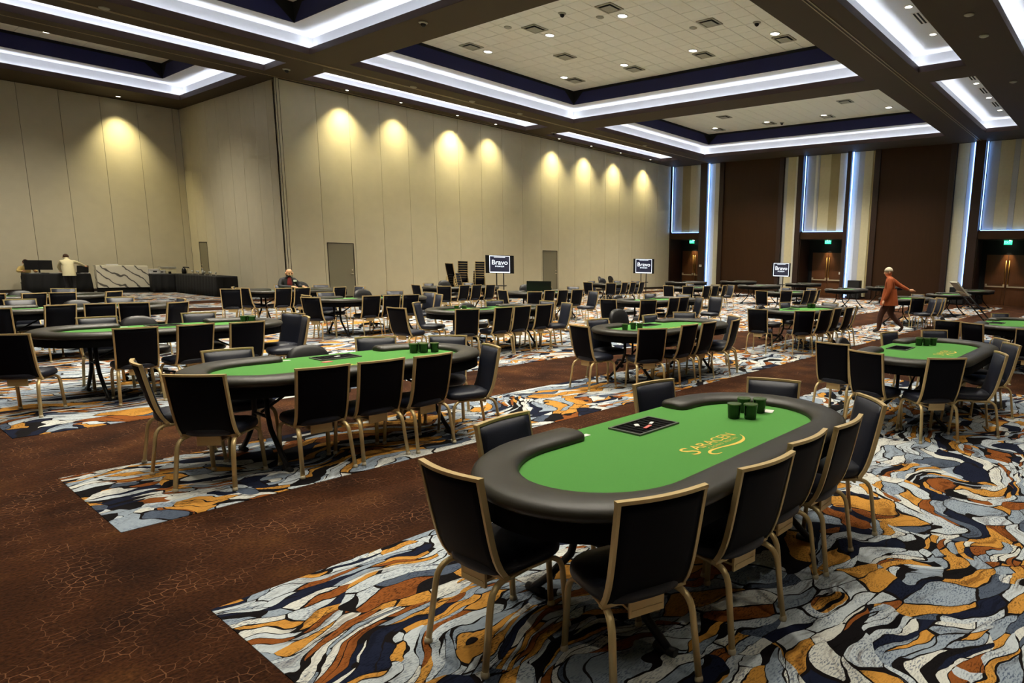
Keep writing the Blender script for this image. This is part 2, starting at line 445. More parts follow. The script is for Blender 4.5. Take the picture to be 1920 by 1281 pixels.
tile_me = MB().box(-.293,.293,-.293,.293,0,.02).mesh('tile', M['tile'])
def coffer(h, kind, tiles=None):
    g = grow(h, .2)
    fb = MB()
    ring(fb, h, h, ZS, ZL); ring(fb, h, grow(h,.03), ZL, ZL); ring(fb, grow(h,.03), grow(h,.03), ZL, ZS+.03); ring(fb, grow(h,.03), g, ZS+.03, ZS+.03)
    co = fb.build('coffer', M['fascia'], ceil)
    zw = ZW if kind != 'strip' else 8.28
    wb = MB(); ring(wb, g, g, ZS+.03, zw); wb.build('cove_wall', M['white'], co)
    lb = MB()
    gg = grow(h, .14)
    t = .018
    for (a,b,c,d) in [] if kind == 'x' else ([] if kind == 'slot' else [(gg[0],gg[1],gg[2]-t,gg[2]+t)]) + [(gg[0],gg[1],gg[3]-t,gg[3]+t),(gg[0]-t,gg[0]+t,gg[2],gg[3]),(gg[1]-t,gg[1]+t,gg[2],gg[3])]:
        lb.box(a,b,c,d,ZS+.05,ZS+.075)
    lb.build('cove_light', M['ledw'], co)
    if kind in ('strip', 'slot'):
        MB().box(g[0],g[1],g[2],g[3],zw,zw+.03).build('cove_soffit', M['white'], co)
        return co
    i = grow(h, -.75)
    sb = MB(); ring(sb, g, i, zw, zw); sb.build('cove_soffit', M['white'], co)
    ub = MB(); ring(ub, i, i, zw, ZT+.05); ub.build('upstand', M['black_void'], co)
    # navy trapezoids on the upstand; black around them paints in corner and top shade
    e, s = .012, .55
    z0, z1 = zw+.01, ZT-.10
    for (p, q, n) in [((i[0],i[2]),(i[1],i[2]),(0,1)),((i[1],i[2]),(i[1],i[3]),(-1,0)),((i[1],i[3]),(i[0],i[3]),(0,-1)),((i[0],i[3]),(i[0],i[2]),(1,0))]:
        p, q, n = Vector(p), Vector(q), Vector(n)
        u = (q-p).normalized()
        pts = [(p+u*.03,z0),(q-u*.03,z0),(q-u*s,z1),(p+u*s,z1)]
        vs = [Vector((a.x,a.y,z))+Vector((n.x,n.y,0))*.001 for a,z in pts] + [Vector((a.x,a.y,z))+Vector((n.x,n.y,0))*(e+.001) for a,z in pts]
        MB().add(vs, [(0,1,2,3),(4,7,6,5),(0,4,5,1),(1,5,6,2),(2,6,7,3),(3,7,4,0)]).build('navy_lit_area', M['navy_wall'], co)
    MB().box(i[0]-.02,i[1]+.02,i[2]-.02,i[3]+.02,ZT+.02,ZT+.04).build('tile_backing', M['tile_gap'], co)
    nx, ny = round((i[1]-i[0])/.6), round((i[3]-i[2])/.6)
    dx, dy = (i[1]-i[0])/nx, (i[3]-i[2])/ny
    if tiles == 'each':
        cells = [(a,b_) for a in range(nx) for b_ in range(ny)]
        for a, b_ in cells:
            o = link('ceiling_tile', tile_me, co, (i[0]+(a+.5)*dx, i[3]-(b_+.5)*dy, ZT + random.uniform(0,.004)))
            o.scale = (dx/.6, dy/.6, 1)
    else:
        tb = MB()
        for a in range(nx):
            for b_ in range(ny):
                x, y = i[0]+(a+.5)*dx, i[3]-(b_+.5)*dy
                tb.box(x-dx*.492,x+dx*.492,y-dy*.492,y+dy*.492,ZT,ZT+.02)
        tag(tb.build('ceiling_tiles', M['tile'], co), kind='stuff')
    return co
for k, xb in enumerate(XB):
    coffer(xb + BIG, 'big', 'each' if k == 1 else 'joined')
    coffer(xb + STRIP, 'strip'); coffer(xb + N1, 'slot'); coffer(xb + N2, 'slot')
coffer((0.05, 10.45) + LEFTB, 'big', 'joined')
# partition tracks in the soffit
for y in (22.38, 22.46, 25.3, 7.0, 7.1, 1.42, 1.5):
    MB().box(X0, XE, y-.018, y+.018, ZS-.012, ZS+.01).build('partition_track', M['track'], ceil)

# ---------------------------------------------------------------- walls
def panel_wall(name, label, ax, c, a0, a1, seams, face, openings=()):
    """ax 'x': wall in plane y=c running along x; face = -1/+1 side the room lies on"""
    wb = MB()
    d0, d1 = sorted((c - face*.03, c - face*.25))
    (wb.box(a0,a1,d0,d1,0,ZS) if ax == 'x' else wb.box(d0,d1,a0,a1,0,ZS))
    w = wb.build(name, M['seam']); tag(w, label, 'wall', kind='structure')
    pts = [a0] + seams + [a1]
    for p, q in zip(pts, pts[1:]):
        e0, e1 = sorted((c, c - face*.03))
        segs = [(p+.006, q-.006, .02, ZS-.02)]
        for (o0, o1, oz) in openings:
            if o0 >= p-.05 and o1 <= q+.05:
                segs = [(p+.006, o0, .02, ZS-.02), (o1, q-.006, .02, ZS-.02), (o0, o1, oz, ZS-.02)]
        pb = MB()
        for s0, s1, z0, z1 in segs:
            if s1-s0 < .004: continue
            (pb.box(s0,s1,e0,e1,z0,z1) if ax == 'x' else pb.box(e0,e1,s0,s1,z0,z1))
        pb.build('wall_panel', M['wall'], w)
    return w
DOORS = [(12.52, 13.58, 2.2), (23.72, 24.78, 2.2)]
seams = [11.17 + 1.246*k for k in range(1, 20)]
seams = [s for s in seams if s < 34.8]
panel_wall('wall_back', 'long beige panelled wall washed by yellow spots', 'x', YW, XS, XE, seams, -1, DOORS)
panel_wall('wall_left', 'beige panelled wall of the deeper left bay', 'x', YL, X0, XS, [X0+k*1.0 for k in range(1,0)] + [-1.5,-.25,.97,2.2,3.43,4.67,5.9,7.09,8.34,9.55,10.8], -1)
panel_wall('wall_side', 'short beige panelled return wall', 'y', XS, YW+.03, YL, [26.3,27.33,28.6,29.75,30.9,32.0,33.0,34.0], -1, [(33.04,33.96,2.15)])
for i, (n, bx) in enumerate([('wall_front', (X0,37.2,Y0-.2,Y0,0,ZS)), ('wall_right', (X0-.2,X0,Y0,35.2,0,ZS))]):
    tag(MB().box(*bx).build(n, M['wall']), 'plain beige wall behind the viewer' if i == 0 else 'plain beige wall at the near end', 'wall', kind='structure')
# bright edge post at the wall corner
cp = MB().box(XS-.035,XS+.10,YW-.045,YW+.07,0,ZS).build('trim_1', M['wall'])
for _q in ((XS-.037,XS-.033,YW+.03,YW+.05),(XS+.085,XS+.10,YW-.047,YW-.043),(XS-.012,XS+.006,YW-.047,YW-.043)): MB().box(*_q,0,ZS).build('shadow_gap', M['seam'], cp)
tag(cp, 'narrow beige jamb at the corner of the long wall', 'trim', kind='structure')
tag(MB().box(XS+.1,XE,YW-.02,YW-.001,0,.11).build('baseboard_back', M['base']), 'dark baseboard under the long wall', 'baseboard', kind='structure')
tag(MB().box(X0,XS,YL-.02,YL-.001,0,.11).build('baseboard_left', M['base']), 'dark baseboard of the left bay', 'baseboard', kind='structure')
tag(MB().box(XS-.02,XS-.001,YW+.05,YL-.02,0,.11).build('baseboard_side', M['base']), 'dark baseboard of the return wall', 'baseboard', kind='structure')

def flush_door(n, x0, x1, h, label, ax='x'):
    mp = (lambda a,b,c,d,e,f: (a,b,c,d,e,f)) if ax == 'x' else (lambda a,b,c,d,e,f: (XS+(c-YW),XS+(d-YW),a,b,e,f))
    d = MB().box(*mp(x0+.03,x1-.03,YW+.004,YW+.02,.01,h-.03)).build('door_%d' % n, M['steel_door'])
    tag(d, label, 'door', kind='structure')
    f = MB()
    for q in ((x0,x0+.028,YW-.006,YW+.03,0,h),(x1-.028,x1,YW-.006,YW+.03,0,h),(x0,x1,YW-.006,YW+.03,h-.028,h)): f.box(*mp(*q))
    f.build('door_frame', M['seam'], d)
    hb = MB()
    hb.box(*mp(x1-.14,x1-.09,YW-.05,YW+.004,.98,1.02)); hb.box(*mp(x1-.22,x1-.09,YW-.06,YW-.045,.99,1.01)); hb.box(*mp(x1-.14,x1-.09,YW-.012,YW+.004,1.12,1.18))
    hb.build('door_handle', M['nickel'], d)
flush_door(1, *DOORS[0], 'flush grey door in the long wall behind the seated man')
flush_door(2, *DOORS[1], 'flush grey door right of the screen in the long wall')
flush_door(3, 33.04, 33.96, 2.15, 'narrow-looking grey door in the return wall by the bar', 'y')

# ---------------------------------------------------------------- end wall
we = MB()
we.box(XE+1.35, XE+1.5, Y0, YW+.3, 0, ZS)
BAYS = [(23.06, 25.41), (13.56, 16.13), (4.18, 6.75)]
ycur = YW + .3
for b0, b1 in BAYS:
    we.box(XE+.2, XE+1.4, b1, ycur, 0, ZS)
    we.box(XE+.25, XE+1.4, b0, b1, 3.22, ZS)
    ycur = b0
we.box(XE+.2, XE+1.4, Y0, ycur, 0, ZS)
wend = we.build('wall_end', M['wood']); tag(wend, 'end wall of dark walnut, striped fabric and blue light lines', 'wall', kind='structure')
def wpart(name, m, x0, x1, y0, y1, z0, z1): return MB().box(x0,x1,min(y0,y1),max(y0,y1),z0,z1).build(name, m, wend)
def fabric(y_hi, y_lo, z0, z1, x, cols):
    n = len(cols); tot = sum(w for w, _ in cols); y = y_hi
    for k, (w, mm) in enumerate(cols):
        q = y - (y_hi-y_lo)*w/tot
        dx = (0, .012, .024)[k % 3]
        wpart('fabric_panel', M[mm], x-dx, x+.06, y-.004, q+.004, z0, z1); y = q
def led(y0, y1, z0, z1, x0, x1): wpart('light_line', M['ledb'], x0, x1, y0, y1, z0, z1)
pats = [[(.55,'fab3'),(.5,'fab2'),(.7,'fab1')], [(.45,'fab3'),(.12,'fab4'),(.1,'fab3'),(.55,'fab1'),(.45,'fab2'),(.4,'fab4')], [(.5,'fab3'),(.6,'fab1'),(.25,'fab3'),(.55,'fab1'),(.5,'fab3')]]
for (b0, b1), pt in zip(BAYS, pats):
    fabric(b1-.1, b0+.06, 3.68, ZS-.02, XE+.18, pt)
    led(b1-.075, b1-.045, 3.68, ZS-.03, XE+.07, XE+.12); led(b0+.02, b0+.045, 3.68, ZS-.03, XE+.07, XE+.12); led(b1-.08, b0+.05, 3.635, 3.66, XE+.07, XE+.12)
    wpart('door_header', M['wood2'], XE-.02, XE+.24, b0, b1, 3.22, 3.62)
    for y in (b1, b0): wpart('door_jamb', M['wood'], XE-.02, XE+1.36, y-.04, y+.04, 0, 3.3)
# pilasters, light lines, fabric strips, big walnut panels
def pil(y1, y0): wpart('pilaster', M['wood'], XE-.14, XE+.21, y0, y1, 0, ZS)
pil(23.06, 22.55); led(22.52, 22.47, .02, ZS-.03, XE-.04, XE+.04); fabric(22.5, 21.72, .1, ZS-.02, XE+.13, [(.4,'fab4'),(.4,'fab1')])
def walnut(y1, y0):
    wpart('panel_stile', M['wood'], XE-.05, XE+.21, y1, y1-.30, 0, ZS); wpart('panel_stile', M['wood'], XE-.05, XE+.21, y0+.26, y0, 0, ZS)
    wpart('walnut_panel', M['wood2'], XE+.06, XE+.21, y1-.30, y0+.26, 0, ZS)
walnut(21.7, 17.38)
fabric(17.36, 16.47, .1, ZS-.02, XE+.10, [(.2,'fab3'),(.5,'fab1'),(.2,'fab4')])
pil(16.45, 16.13); pil(13.56, 13.34)
led(13.31, 13.26, .02, ZS-.03, XE-.04, XE+.04); fabric(13.3, 12.13, .1, ZS-.02, XE+.13, [(.35,'fab4'),(.35,'fab3'),(.5,'fab1'),(.14,'fab2')])
walnut(12.1, 8.06)
fabric(8.04, 7.22, .1, ZS-.02, XE+.13, [(.5,'fab1'),(.25,'fab3')]); led(7.27, 7.21, .02, ZS-.03, XE-.04, XE+.04)
pil(7.2, 6.75); pil(4.18, 3.66)
led(3.62, 3.57, .02, ZS-.03, XE-.04, XE+.04); fabric(3.6, 2.5, .1, ZS-.02, XE+.13, [(.5,'fab4'),(.5,'fab1')])
walnut(2.48, -1.6); fabric(-1.62, Y0, .1, ZS-.02, XE+.13, [(.5,'fab1'),(.5,'fab3'),(.5,'fab1')])
tag(MB().box(XE+.3,XE+1.34,Y0,YW,3.2,3.22).build('trim_2', M['black_void']), 'dark lintel soffit over the recessed doors', 'trim', kind='structure')

dn = 4
for k, (b0, b1) in enumerate(BAYS):
    cy = (b0+b1)/2; xd = XE+1.28
    d = MB().box(xd, xd+.06, b0+.04, b1-.04, 0, 3.2).build('door_%d' % dn, M['black_void'])
    tag(d, ['recessed walnut double doors nearest the long beige wall', 'recessed walnut double doors between the two big walnut panels', 'recessed walnut double doors at the right edge'][k], 'door', kind='structure')
    dn += 1
    for s in (-1, 1):
        y0, y1 = sorted((cy+s*.012, cy+s*.98))
        lf = MB().box(xd-.05, xd, y0, y1, .01, 2.5).build('door_leaf', M['doorwood'], d)
        for z0, z1 in ((.18,.82),(1.08,2.36)):
            MB().box(xd-.062, xd-.05, y0+.16, y1-.16, z0, z1).build('door_panel', M['doorwood'], lf)
        MB().tube([(xd-.1,cy+s*.075,1.0),(xd-.1,cy+s*.075,2.22)], .022, 8).build('vertical_rod', M['brass'], lf)
        pb = MB(); pb.box(xd-.15, xd-.11, min(cy+s*.06,cy+s*.92), max(cy+s*.06,cy+s*.92), .89, .955)
        for yy in (cy+s*.09, cy+s*.90): pb.box(xd-.14, xd-.05, yy-.035, yy+.035, .90, 1.04)
        pb.build('push_bar', M['nickel'], lf)
    spot('door_lamp', (xd-.30, cy, 3.12), 95, (1,.80,.48), 52, .9, (xd-.05, cy, .6), .04, d)
    MB().lathe([(.09,0),(.09,.02),(.07,.03)], 14, (xd-.28,cy,3.17)).build('lamp_trim', M['lamp'], d)
    # exit sign hanging from the lintel
    w_, h_ = .36, .20
    e = thing('exit_sign', (XE+.62, cy-(.0 if k==2 else .16), 2.98), 0, ['green EXIT sign over the doors by the long beige wall','green EXIT sign over the middle double doors','green EXIT sign over the doors at the right edge'][k], 'exit sign', 'exit signs on the end wall')
    MB().box(-.02,.02,-w_/2,w_/2,0,h_).build('sign_face', M['exitg'], e)
    MB().box(-.012,.012,-.03,.03,h_,h_+.03).build('mount', M['blacksteel'], e)
    tm = text_mesh('letters', 'EXIT', .17, extrude=.002); tm.materials.clear(); tm.materials.append(M['exitw'])
    o = link('letters', tm, e, (-.023, 0, h_/2)); o.rotation_euler = (PI/2, 0, -PI/2)
for y, z, t in ((22.85, 1.55, 'small white switch plate on the pilaster by the first doors'), (13.75, 1.35, 'small white switch plate beside the middle doors')):
    sw = thing('switch_plate', (XE-.142 if y > 20 else XE+1.22, y, z), 0, t, 'switch')
    MB().box(-.012,.002,-.09,.09,-.07,.07).build('plate', M['whitep'], sw); MB().box(-.02,-.01,-.02,.02,-.03,.03).build('rocker', M['grille'], sw)
    if y < 20: sw.location.x = XE-.022; sw.location.y = 13.585

# ================================================================== CEILING FITTINGS
ring_me = MB().lathe([(.13,0),(.13,-.012),(.105,-.014),(.1,0)], 20).mesh('trim_ring', M['whitep'])
lens_me = MB().lathe([(.10,0),(.10,-.004),(.06,-.01),(.01,-.012)], 20).mesh('lens', M['lamp'])
def downlight(loc, label, power, size=108, group='recessed downlights', col=WARM, target=None, blend=.7, scale=1.0):
    t = thing('ceiling_light', loc, 0, label, 'ceiling light', group)
    t.scale = (scale,)*3
    link('trim_ring', ring_me, t); link('lens', lens_me, t)
    s = spot('lamp', (0,0,-.03), power, col, size, blend, None, .08, t)
    if target:
        s.rotation_euler = (Vector(target)-Vector(loc)).to_track_quat('-Z','Y').to_euler()
    return t
PANEL = ['left tiled ceiling panel', 'large central tiled ceiling panel', 'far tiled ceiling panel']
for k in range(3):
    for r, x in enumerate((15.75, 19.53)):
        for j, y in enumerate((19.65, 16.5, 13.4, 10.27)):
            downlight((x+(k-1)*11.65 + (-.2 if k==2 and r else 0), y, ZT), 'round recessed downlight, %s from left in %s row of %s' % (ORD[j], ('near','far')[r], PANEL[k]), P_DOWN, scale=1.35)
for j, (x, y) in enumerate(((2.6, 31.0), (6.2, 31.0), (2.6, 28.0), (6.2, 28.0), (7.6,29.5))):
    downlight((x, y, ZT), 'round recessed downlight in the left bay panel, %s of the five' % ORD[j], P_DOWN*.5)
for k, nm in ((0,'near'), (1,'middle'), (2,'far')):
    for row, yy in (('outer', 5.67), ('inner', 2.8)):
        xl = (13.2, 15.63, 18.05, 20.46) if k < 2 else (24.1, 26.5, 28.88, 31.32)
        for j, x in enumerate(xl):
            downlight((x - (11.65 if k == 0 else 0), yy, ZW), 'downlight in %s %s narrow coffer, %s along it' % (nm, row, ORD[j]), P_SLOT*(1.0 if row == 'outer' else .78), scale=.9)
for j, (x, y) in enumerate(((1.6,-1.6),(5.2,-1.6),(8.8,-1.6),(12.4,-1.6),(17.,-1.6),(-2.,1.5),(-2.,6.),(-2.,12.))):  # added lamps, unseen, only there for extra illumination
    downlight((x, y, ZS), 'added unseen fill downlight in the soffit, %s of eight' % ORD[j], P_DOWN*.12)
# wall washers along the long wall and in the left bay
for j, (x, p) in enumerate(zip((13.36, 15.57, 18.26, 20.35, 24.42, 26.83, 29.3, 32.1), (1.0,.8,1.25,.8,1.0,1.0,.95,.9))):
    downlight((x, 24.93, ZS), 'small wall washer spot above the long wall, %s from left' % ORD[j], P_WASH*p, 90, 'wall washers', (1,.86,.46), (x, 25.05, 5.5), 1.0, .5)
downlight((8.82, 34.3, ZS), 'small wall washer spot above the left bay wall', P_WASH*1.1, 82, 'wall washers', (1,.86,.46), (8.9, 34.4, 5.5), 1.0, .7)
# square air vents in tiles
def vent(x, y, label):
    t = thing('air_vent', (x, y, ZT), 0, label, 'air vent', 'square air vents')
    f = MB()
    for q in ((-.3,.3,-.3,-.25),(-.3,.3,.25,.3),(-.3,-.25,-.25,.25),(.25,.3,-.25,.25)): f.box(*q,-.03,0)
    f.build('frame', M['grille'], t)
    MB().box(-.19,.19,-.19,.19,-.05,-.042).build('plaque', M['grille'], t)
    MB().box(-.25,.25,-.25,.25,-.006,.004).build('throat', M['slot'], t)
VN = [(15.05,13.31),(15.05,16.45),(15.05,19.66),(17.6,11.5),(17.6,17.66),(20.1,10.23),(20.1,13.33),(20.1,16.48),(20.05,19.55)]
for j, (x, y) in enumerate(VN):
    vent(x, y, 'square ceiling air vent, %s, central tiled panel' % ['near row third from left','near row second from left','near row leftmost','middle row right','middle row left','far row rightmost','far row third from left','far row second from left','far row leftmost'][j])
for j, (x, y) in enumerate(((31.35,19.66),(31.3,16.52),(31.3,13.35),(28.9,11.54),(28.85,17.78))):
    vent(x, y, 'square ceiling air vent, %s, far tiled panel' % ['far row left','far row middle','far row right','near row right','near row left'][j])
# slot diffusers in the narrow coffers
for j, (x, k) in enumerate(((18.99,'middle'),(25.5,'far'),(27.66,'far'),(30.12,'far'),(16.6,'middle'))):
    t = thing('slot_diffuser', (x, 5.64, ZW), 0, 'twin-slot air diffuser in the %s narrow coffer, %s' % (k, ['between its two visible lamps','nearest one','second one','farthest one','near end'][j]), 'air vent', 'slot diffusers')
    MB().box(-.45,.45,-.12,.12,-.012,0).build('frame', M['whitep'], t)
    for s in (-.05,.05): MB().box(-.43,.43,s-.026,s+.026,-.016,-.011).build('slot', M['slot'], t)
# dome speakers / sprinklers on soffit and tiles
dome_me = MB().lathe([(.12,0),(.12,-.015),(.09,-.03),(.03,-.05)], 14).mesh('dome', M['grille'])
cam_me = MB().lathe([(.05,-.012),(.075,-.05),(.05,-.10),(.012,-.12)], 12).mesh('lens_ball', M['blacksteel'])
def dome(x, y, z, label, black=False):
    t = thing('ceiling_speaker' if not black else 'ceiling_camera', (x, y, z), 0, label, 'ceiling speaker' if not black else 'camera')
    link('plate', dome_me, t)
    if black: link('camera_ball', cam_me, t)
for x, y, l in ((19.55,4.11,'round beige speaker in the soffit, middle of three at upper right'),(17.78,4.12,'round beige speaker in the soffit at upper right, nearest'),(24.64,4.15,'round beige speaker in the soffit at upper right, farthest'),
                (5.63,22.24,'round beige speaker in the soffit at upper left'),(14.43,22.26,'round beige speaker in soffit left of the central panel, nearest'),(16.96,22.19,'round beige speaker in soffit left of the central panel, middle'),
                (19.42,22.19,'round beige speaker in soffit left of the central panel, farther'),(28.1,22.23,'round beige speaker in soffit beside the far tiled panel')):
    dome(x, y, ZS, l)
for x, y, z, l in ((15.46,14.04,ZT,'round speaker in central tiled panel beside near lamps'),(17.71,12.17,ZT,'round speaker in central tiled panel by middle vent'),(14.51,17.1,ZT,'round speaker in central tiled panel, near left')): dome(x, y, z, l)
for x, y, z, l in ((10.77,16.06,ZS,'small black camera under the brown soffit near the front'),(10.8,23.99,ZS,'small black camera under the soffit by the wall corner'),(23.14,24.01,ZS,'small black camera under the soffit between light strips'),
                   (14.62,14.79,ZT,'small black camera in central tiled panel, near edge'),(18.37,10.29,ZT,'small black camera in central tiled panel, right side'),(31.5,15.91,ZT,'small black camera in the far tiled panel')):
    dome(x, y, z, l, True)

# ================================================================== CHAIRS
def sup(a, b, n=24, p=3.2):
    P = []
    for i in range(n):
        t = 2*PI*i/n; c, s = math.cos(t), math.sin(t)
        P.append((a*math.copysign(abs(c)**(2/p), c), b*math.copysign(abs(s)**(2/p), s)))
    return P
def cushion(a, b, cy, z0, z1, n=24, p=3.4, dome=.018, taper=0.0):
    mb = MB(); R = []
    for k, z in ((.90,z0),(.985,z0+.012),(1.0,z0+(z1-z0)*.45),(.985,z1-.016),(.93,z1),(.6,z1+dome*.8),(.2,z1+dome)):
        R.append([(x*k*(1+taper*y/b), cy+y*k, z) for x, y in sup(a, b, n, p)])
    return mb.rings(R)
BW, BZ0, BZ1 = .202, .405, .89
def bsurf(u, v):
    y = -.205 - .105*v + .045*math.exp(-v*7) + .028*u*u*(.35+.65*v)
    return Vector((BW*u*(.97+.03*v), y, BZ0+(BZ1-BZ0)*v))
def back_slab(off0, off1, bulge, inset, nu, nv, hi=True):
    mb = MB(); G = []
    for side in (0, 1):
        for j in range(nv+1):
            for i in range(nu+1):
                u = (-1+2*i/nu)*(1-inset); v = inset*.5 + (1-inset)*j/nv
                p = bsurf(u, v)
                o = off0 if side == 0 else off1 + bulge*(1-abs(-1+2*i/nu)**3.0)*(1-abs(-1+2*j/nv)**4)
                G.append(p + Vector((0, o, 0)))
    n1 = (nu+1)*(nv+1); fs = []
    ix = lambda s, i, j: s*n1 + j*(nu+1)+i
    for j in range(nv):
        for i in range(nu):
            fs.append((ix(0,i,j),ix(0,i,j+1),ix(0,i+1,j+1),ix(0,i+1,j))); fs.append((ix(1,i,j),ix(1,i+1,j),ix(1,i+1,j+1),ix(1,i,j+1)))
    for i in range(nu):
        fs.append((ix(0,i,0),ix(0,i+1,0),ix(1,i+1,0),ix(1,i,0))); fs.append((ix(0,i,nv),ix(1,i,nv),ix(1,i+1,nv),ix(0,i+1,nv)))
    for j in range(nv):
        fs.append((ix(0,0,j),ix(1,0,j),ix(1,0,j+1),ix(0,0,j+1))); fs.append((ix(0,nu,j),ix(0,nu,j+1),ix(1,nu,j+1),ix(1,nu,j)))
    mb.add(G, fs, 0, True)
    return mb
def frame_bar(kind, n):
    # one side of the gold back frame: rectangular bar
    if kind == 'top': P = [bsurf(-1+2*i/n, 1) for i in range(n+1)]
    elif kind == 'bot': P = [bsurf(-1+2*i/n, 0) for i in range(n+1)]
    else:
        s = -1 if kind == 'l' else 1
        P = [bsurf(s, i/n) for i in range(n+1)]
    return P
def frame_mesh(n):
    mb = MB(); sec = [(-.0078,-.014),(.0078,-.014),(.0078,.014),(-.0078,.014)]
    for k in ('l','r'):
        P = frame_bar(k, n); R = []
        for p in P: R.append([p+Vector((x,y,0)) for x,y in sec])
        mb.rings(R, True, False, 0, False)
    for k in ('top','bot'):
        P = frame_bar(k, n); P[0] = P[0]+Vector((-.0105,0,0)); P[-1] = P[-1]+Vector((.0105,0,0)); R = []
        for p in P: R.append([p+Vector((0,y,x)) for x,y in sec])
        mb.rings(R, True, False, 0, False)
    return mb
def arc_path(p0, c, p1, n=5):
    p0, c, p1 = Vector(p0), Vector(c), Vector(p1)
    return [p0*(1-t)**2 + c*2*t*(1-t) + p1*t*t for t in [i/n for i in range(n+1)]]
OVAL8 = [(math.cos(2*PI*j/8)*1.0, math.sin(2*PI*j/8)*1.25) for j in range(8)]
OVAL5 = [(math.cos(2*PI*j/5), math.sin(2*PI*j/5)) for j in range(5)]
def leg_mesh(s, rear, hi):
    if rear:
        path = [(s*.165,-.01,.386),(s*.172,-.10,.386)] + arc_path((s*.176,-.145,.386),(s*.192,-.225,.386),(s*.196,-.238,.30), 5 if hi else 3) + [(s*.208,-.282,.012)]
    else:
        path = [(s*.165,-.01,.386),(s*.172,.10,.386)] + arc_path((s*.178,.135,.386),(s*.19,.195,.37),(s*.192,.20,.30), 5 if hi else 3) + [(s*.2,.222,.012)]
    return MB().tube(path, .0135, sec=OVAL8 if hi else OVAL5, up=(1,0,0))
def chair_proto(hi):
    P = {}
    P['seat'] = cushion(.213, .222, .012, .40, .468, 28 if hi else 16, taper=.05).mesh('seat', M['navy'])
    nu, nv = (10, 10) if hi else (4, 4)
    P['backrest'] = back_slab(.004, .022, .028, .05, nu, nv).mesh('backrest', M['navy'])
    P['back_panel'] = back_slab(-.008, .002, 0, .05, nu, nv).mesh('back_panel', M['backblk'])
    P['back_frame'] = frame_mesh(nv).mesh('back_frame', M['gold'])
    b = MB(); b.obox((0,-.172,.362),(.085,0,0),(0,.006,.0),(0,.0,.036)); b.obox((0,-.10,.352),(.075,0,0),(0,.08,0),(0,0,.006))
    P['bracket'] = b.mesh('bracket', M['gold'])
    for nm, s, r in (('a',-1,True),('b',1,True),('c',-1,False),('d',1,False)):
        P['leg'+nm] = leg_mesh(s, r, hi).mesh('leg', M['gold'])
        x, y = (s*.208,-.282) if r else (s*.2,.222)
        P['gl'+nm] = MB().lathe([(.019,0.0),(.02,.01),(.016,.028)], 8, (x,y,0)).mesh('glide', M['glide'])
    return P
CH = {True: chair_proto(True), False: chair_proto(False)}
def make_chair(loc, head, label, group, hi=True, glides=True):
    t = thing('banquet_chair', loc, math.radians(head-90), label, 'chair', group)
    P = CH[hi]
    for k in ('seat','backrest','back_panel','back_frame'): link(k, P[k], t)
    if hi or glides: link('bracket', P['bracket'], t)
    for nm in 'abcd':
        l = link('leg', P['leg'+nm], t)
        if glides: link('glide', P['gl'+nm], l)
    return t

# ---- dealer's swivel chair
def dealer_proto():
    P = {}
    P['seat'] = cushion(.24,.235,.0,-.50,-.40,24,2.8,.02).mesh('seat', M['black'])
    mb = MB(); R = []
    for k, y in ((.86,-.285),(.97,-.275),(1.0,-.255),(.97,-.225),(.86,-.21),(.5,-.20),(.15,-.197)):
        R.append([(x*k, y-.10*((z*k+.21)/.42), -.21+z*k) for x, z in sup(.235,.21,28,2.5)])
    P['backrest'] = mb.rings(R).mesh('backrest', M['black'])
    s = MB(); s.obox((0,-.255,-.44),(.03,0,0),(0,.012,0),(0,0,.10)); s.obox((0,-.15,-.515),(.03,0,0),(0,.11,0),(0,0,.008))
    P['back_support'] = s.mesh('back_support', M['blacksteel'])
    return P
DP = dealer_proto()
col_me = MB().lathe([(.03,.09),(.03,.25),(.018,.26),(.018,1.0)], 12).mesh('gas_column', M['blacksteel'])
def star(k):
    a = 2*PI*k/5
    return MB().tube([(0,0,.10),(.15*math.cos(a),.15*math.sin(a),.095),(.29*math.cos(a),.29*math.sin(a),.075)], [.026,.022,.016], 8).mesh('base_arm', M['blacksteel'])
def caster(k):
    a = 2*PI*k/5; x, y = .29*math.cos(a), .29*math.sin(a)
    mb = MB()
    mb.tube([(x-.022*math.sin(a),y+.022*math.cos(a),.03),(x+.022*math.sin(a),y-.022*math.cos(a),.03)], .03, 12)
    mb.tube([(x,y,.03),(x,y,.075)], .009, 6)
    return mb.mesh('caster', M['blacksteel'])
STAR = [(star(k), caster(k)) for k in range(5)]
def make_dealer(loc, head, top, label, group='dealer chairs'):
    t = thing('office_chair', loc, math.radians(head-90), label, 'chair', group)
    for k, me in DP.items(): link(k, me, t, (0,0,top))
    c = link('gas_column', col_me, t); c.scale = (1,1,max(.34,(top-.5)))
    for a, w in STAR:
        l = link('base_arm', a, t); link('caster', w, l)
    return t

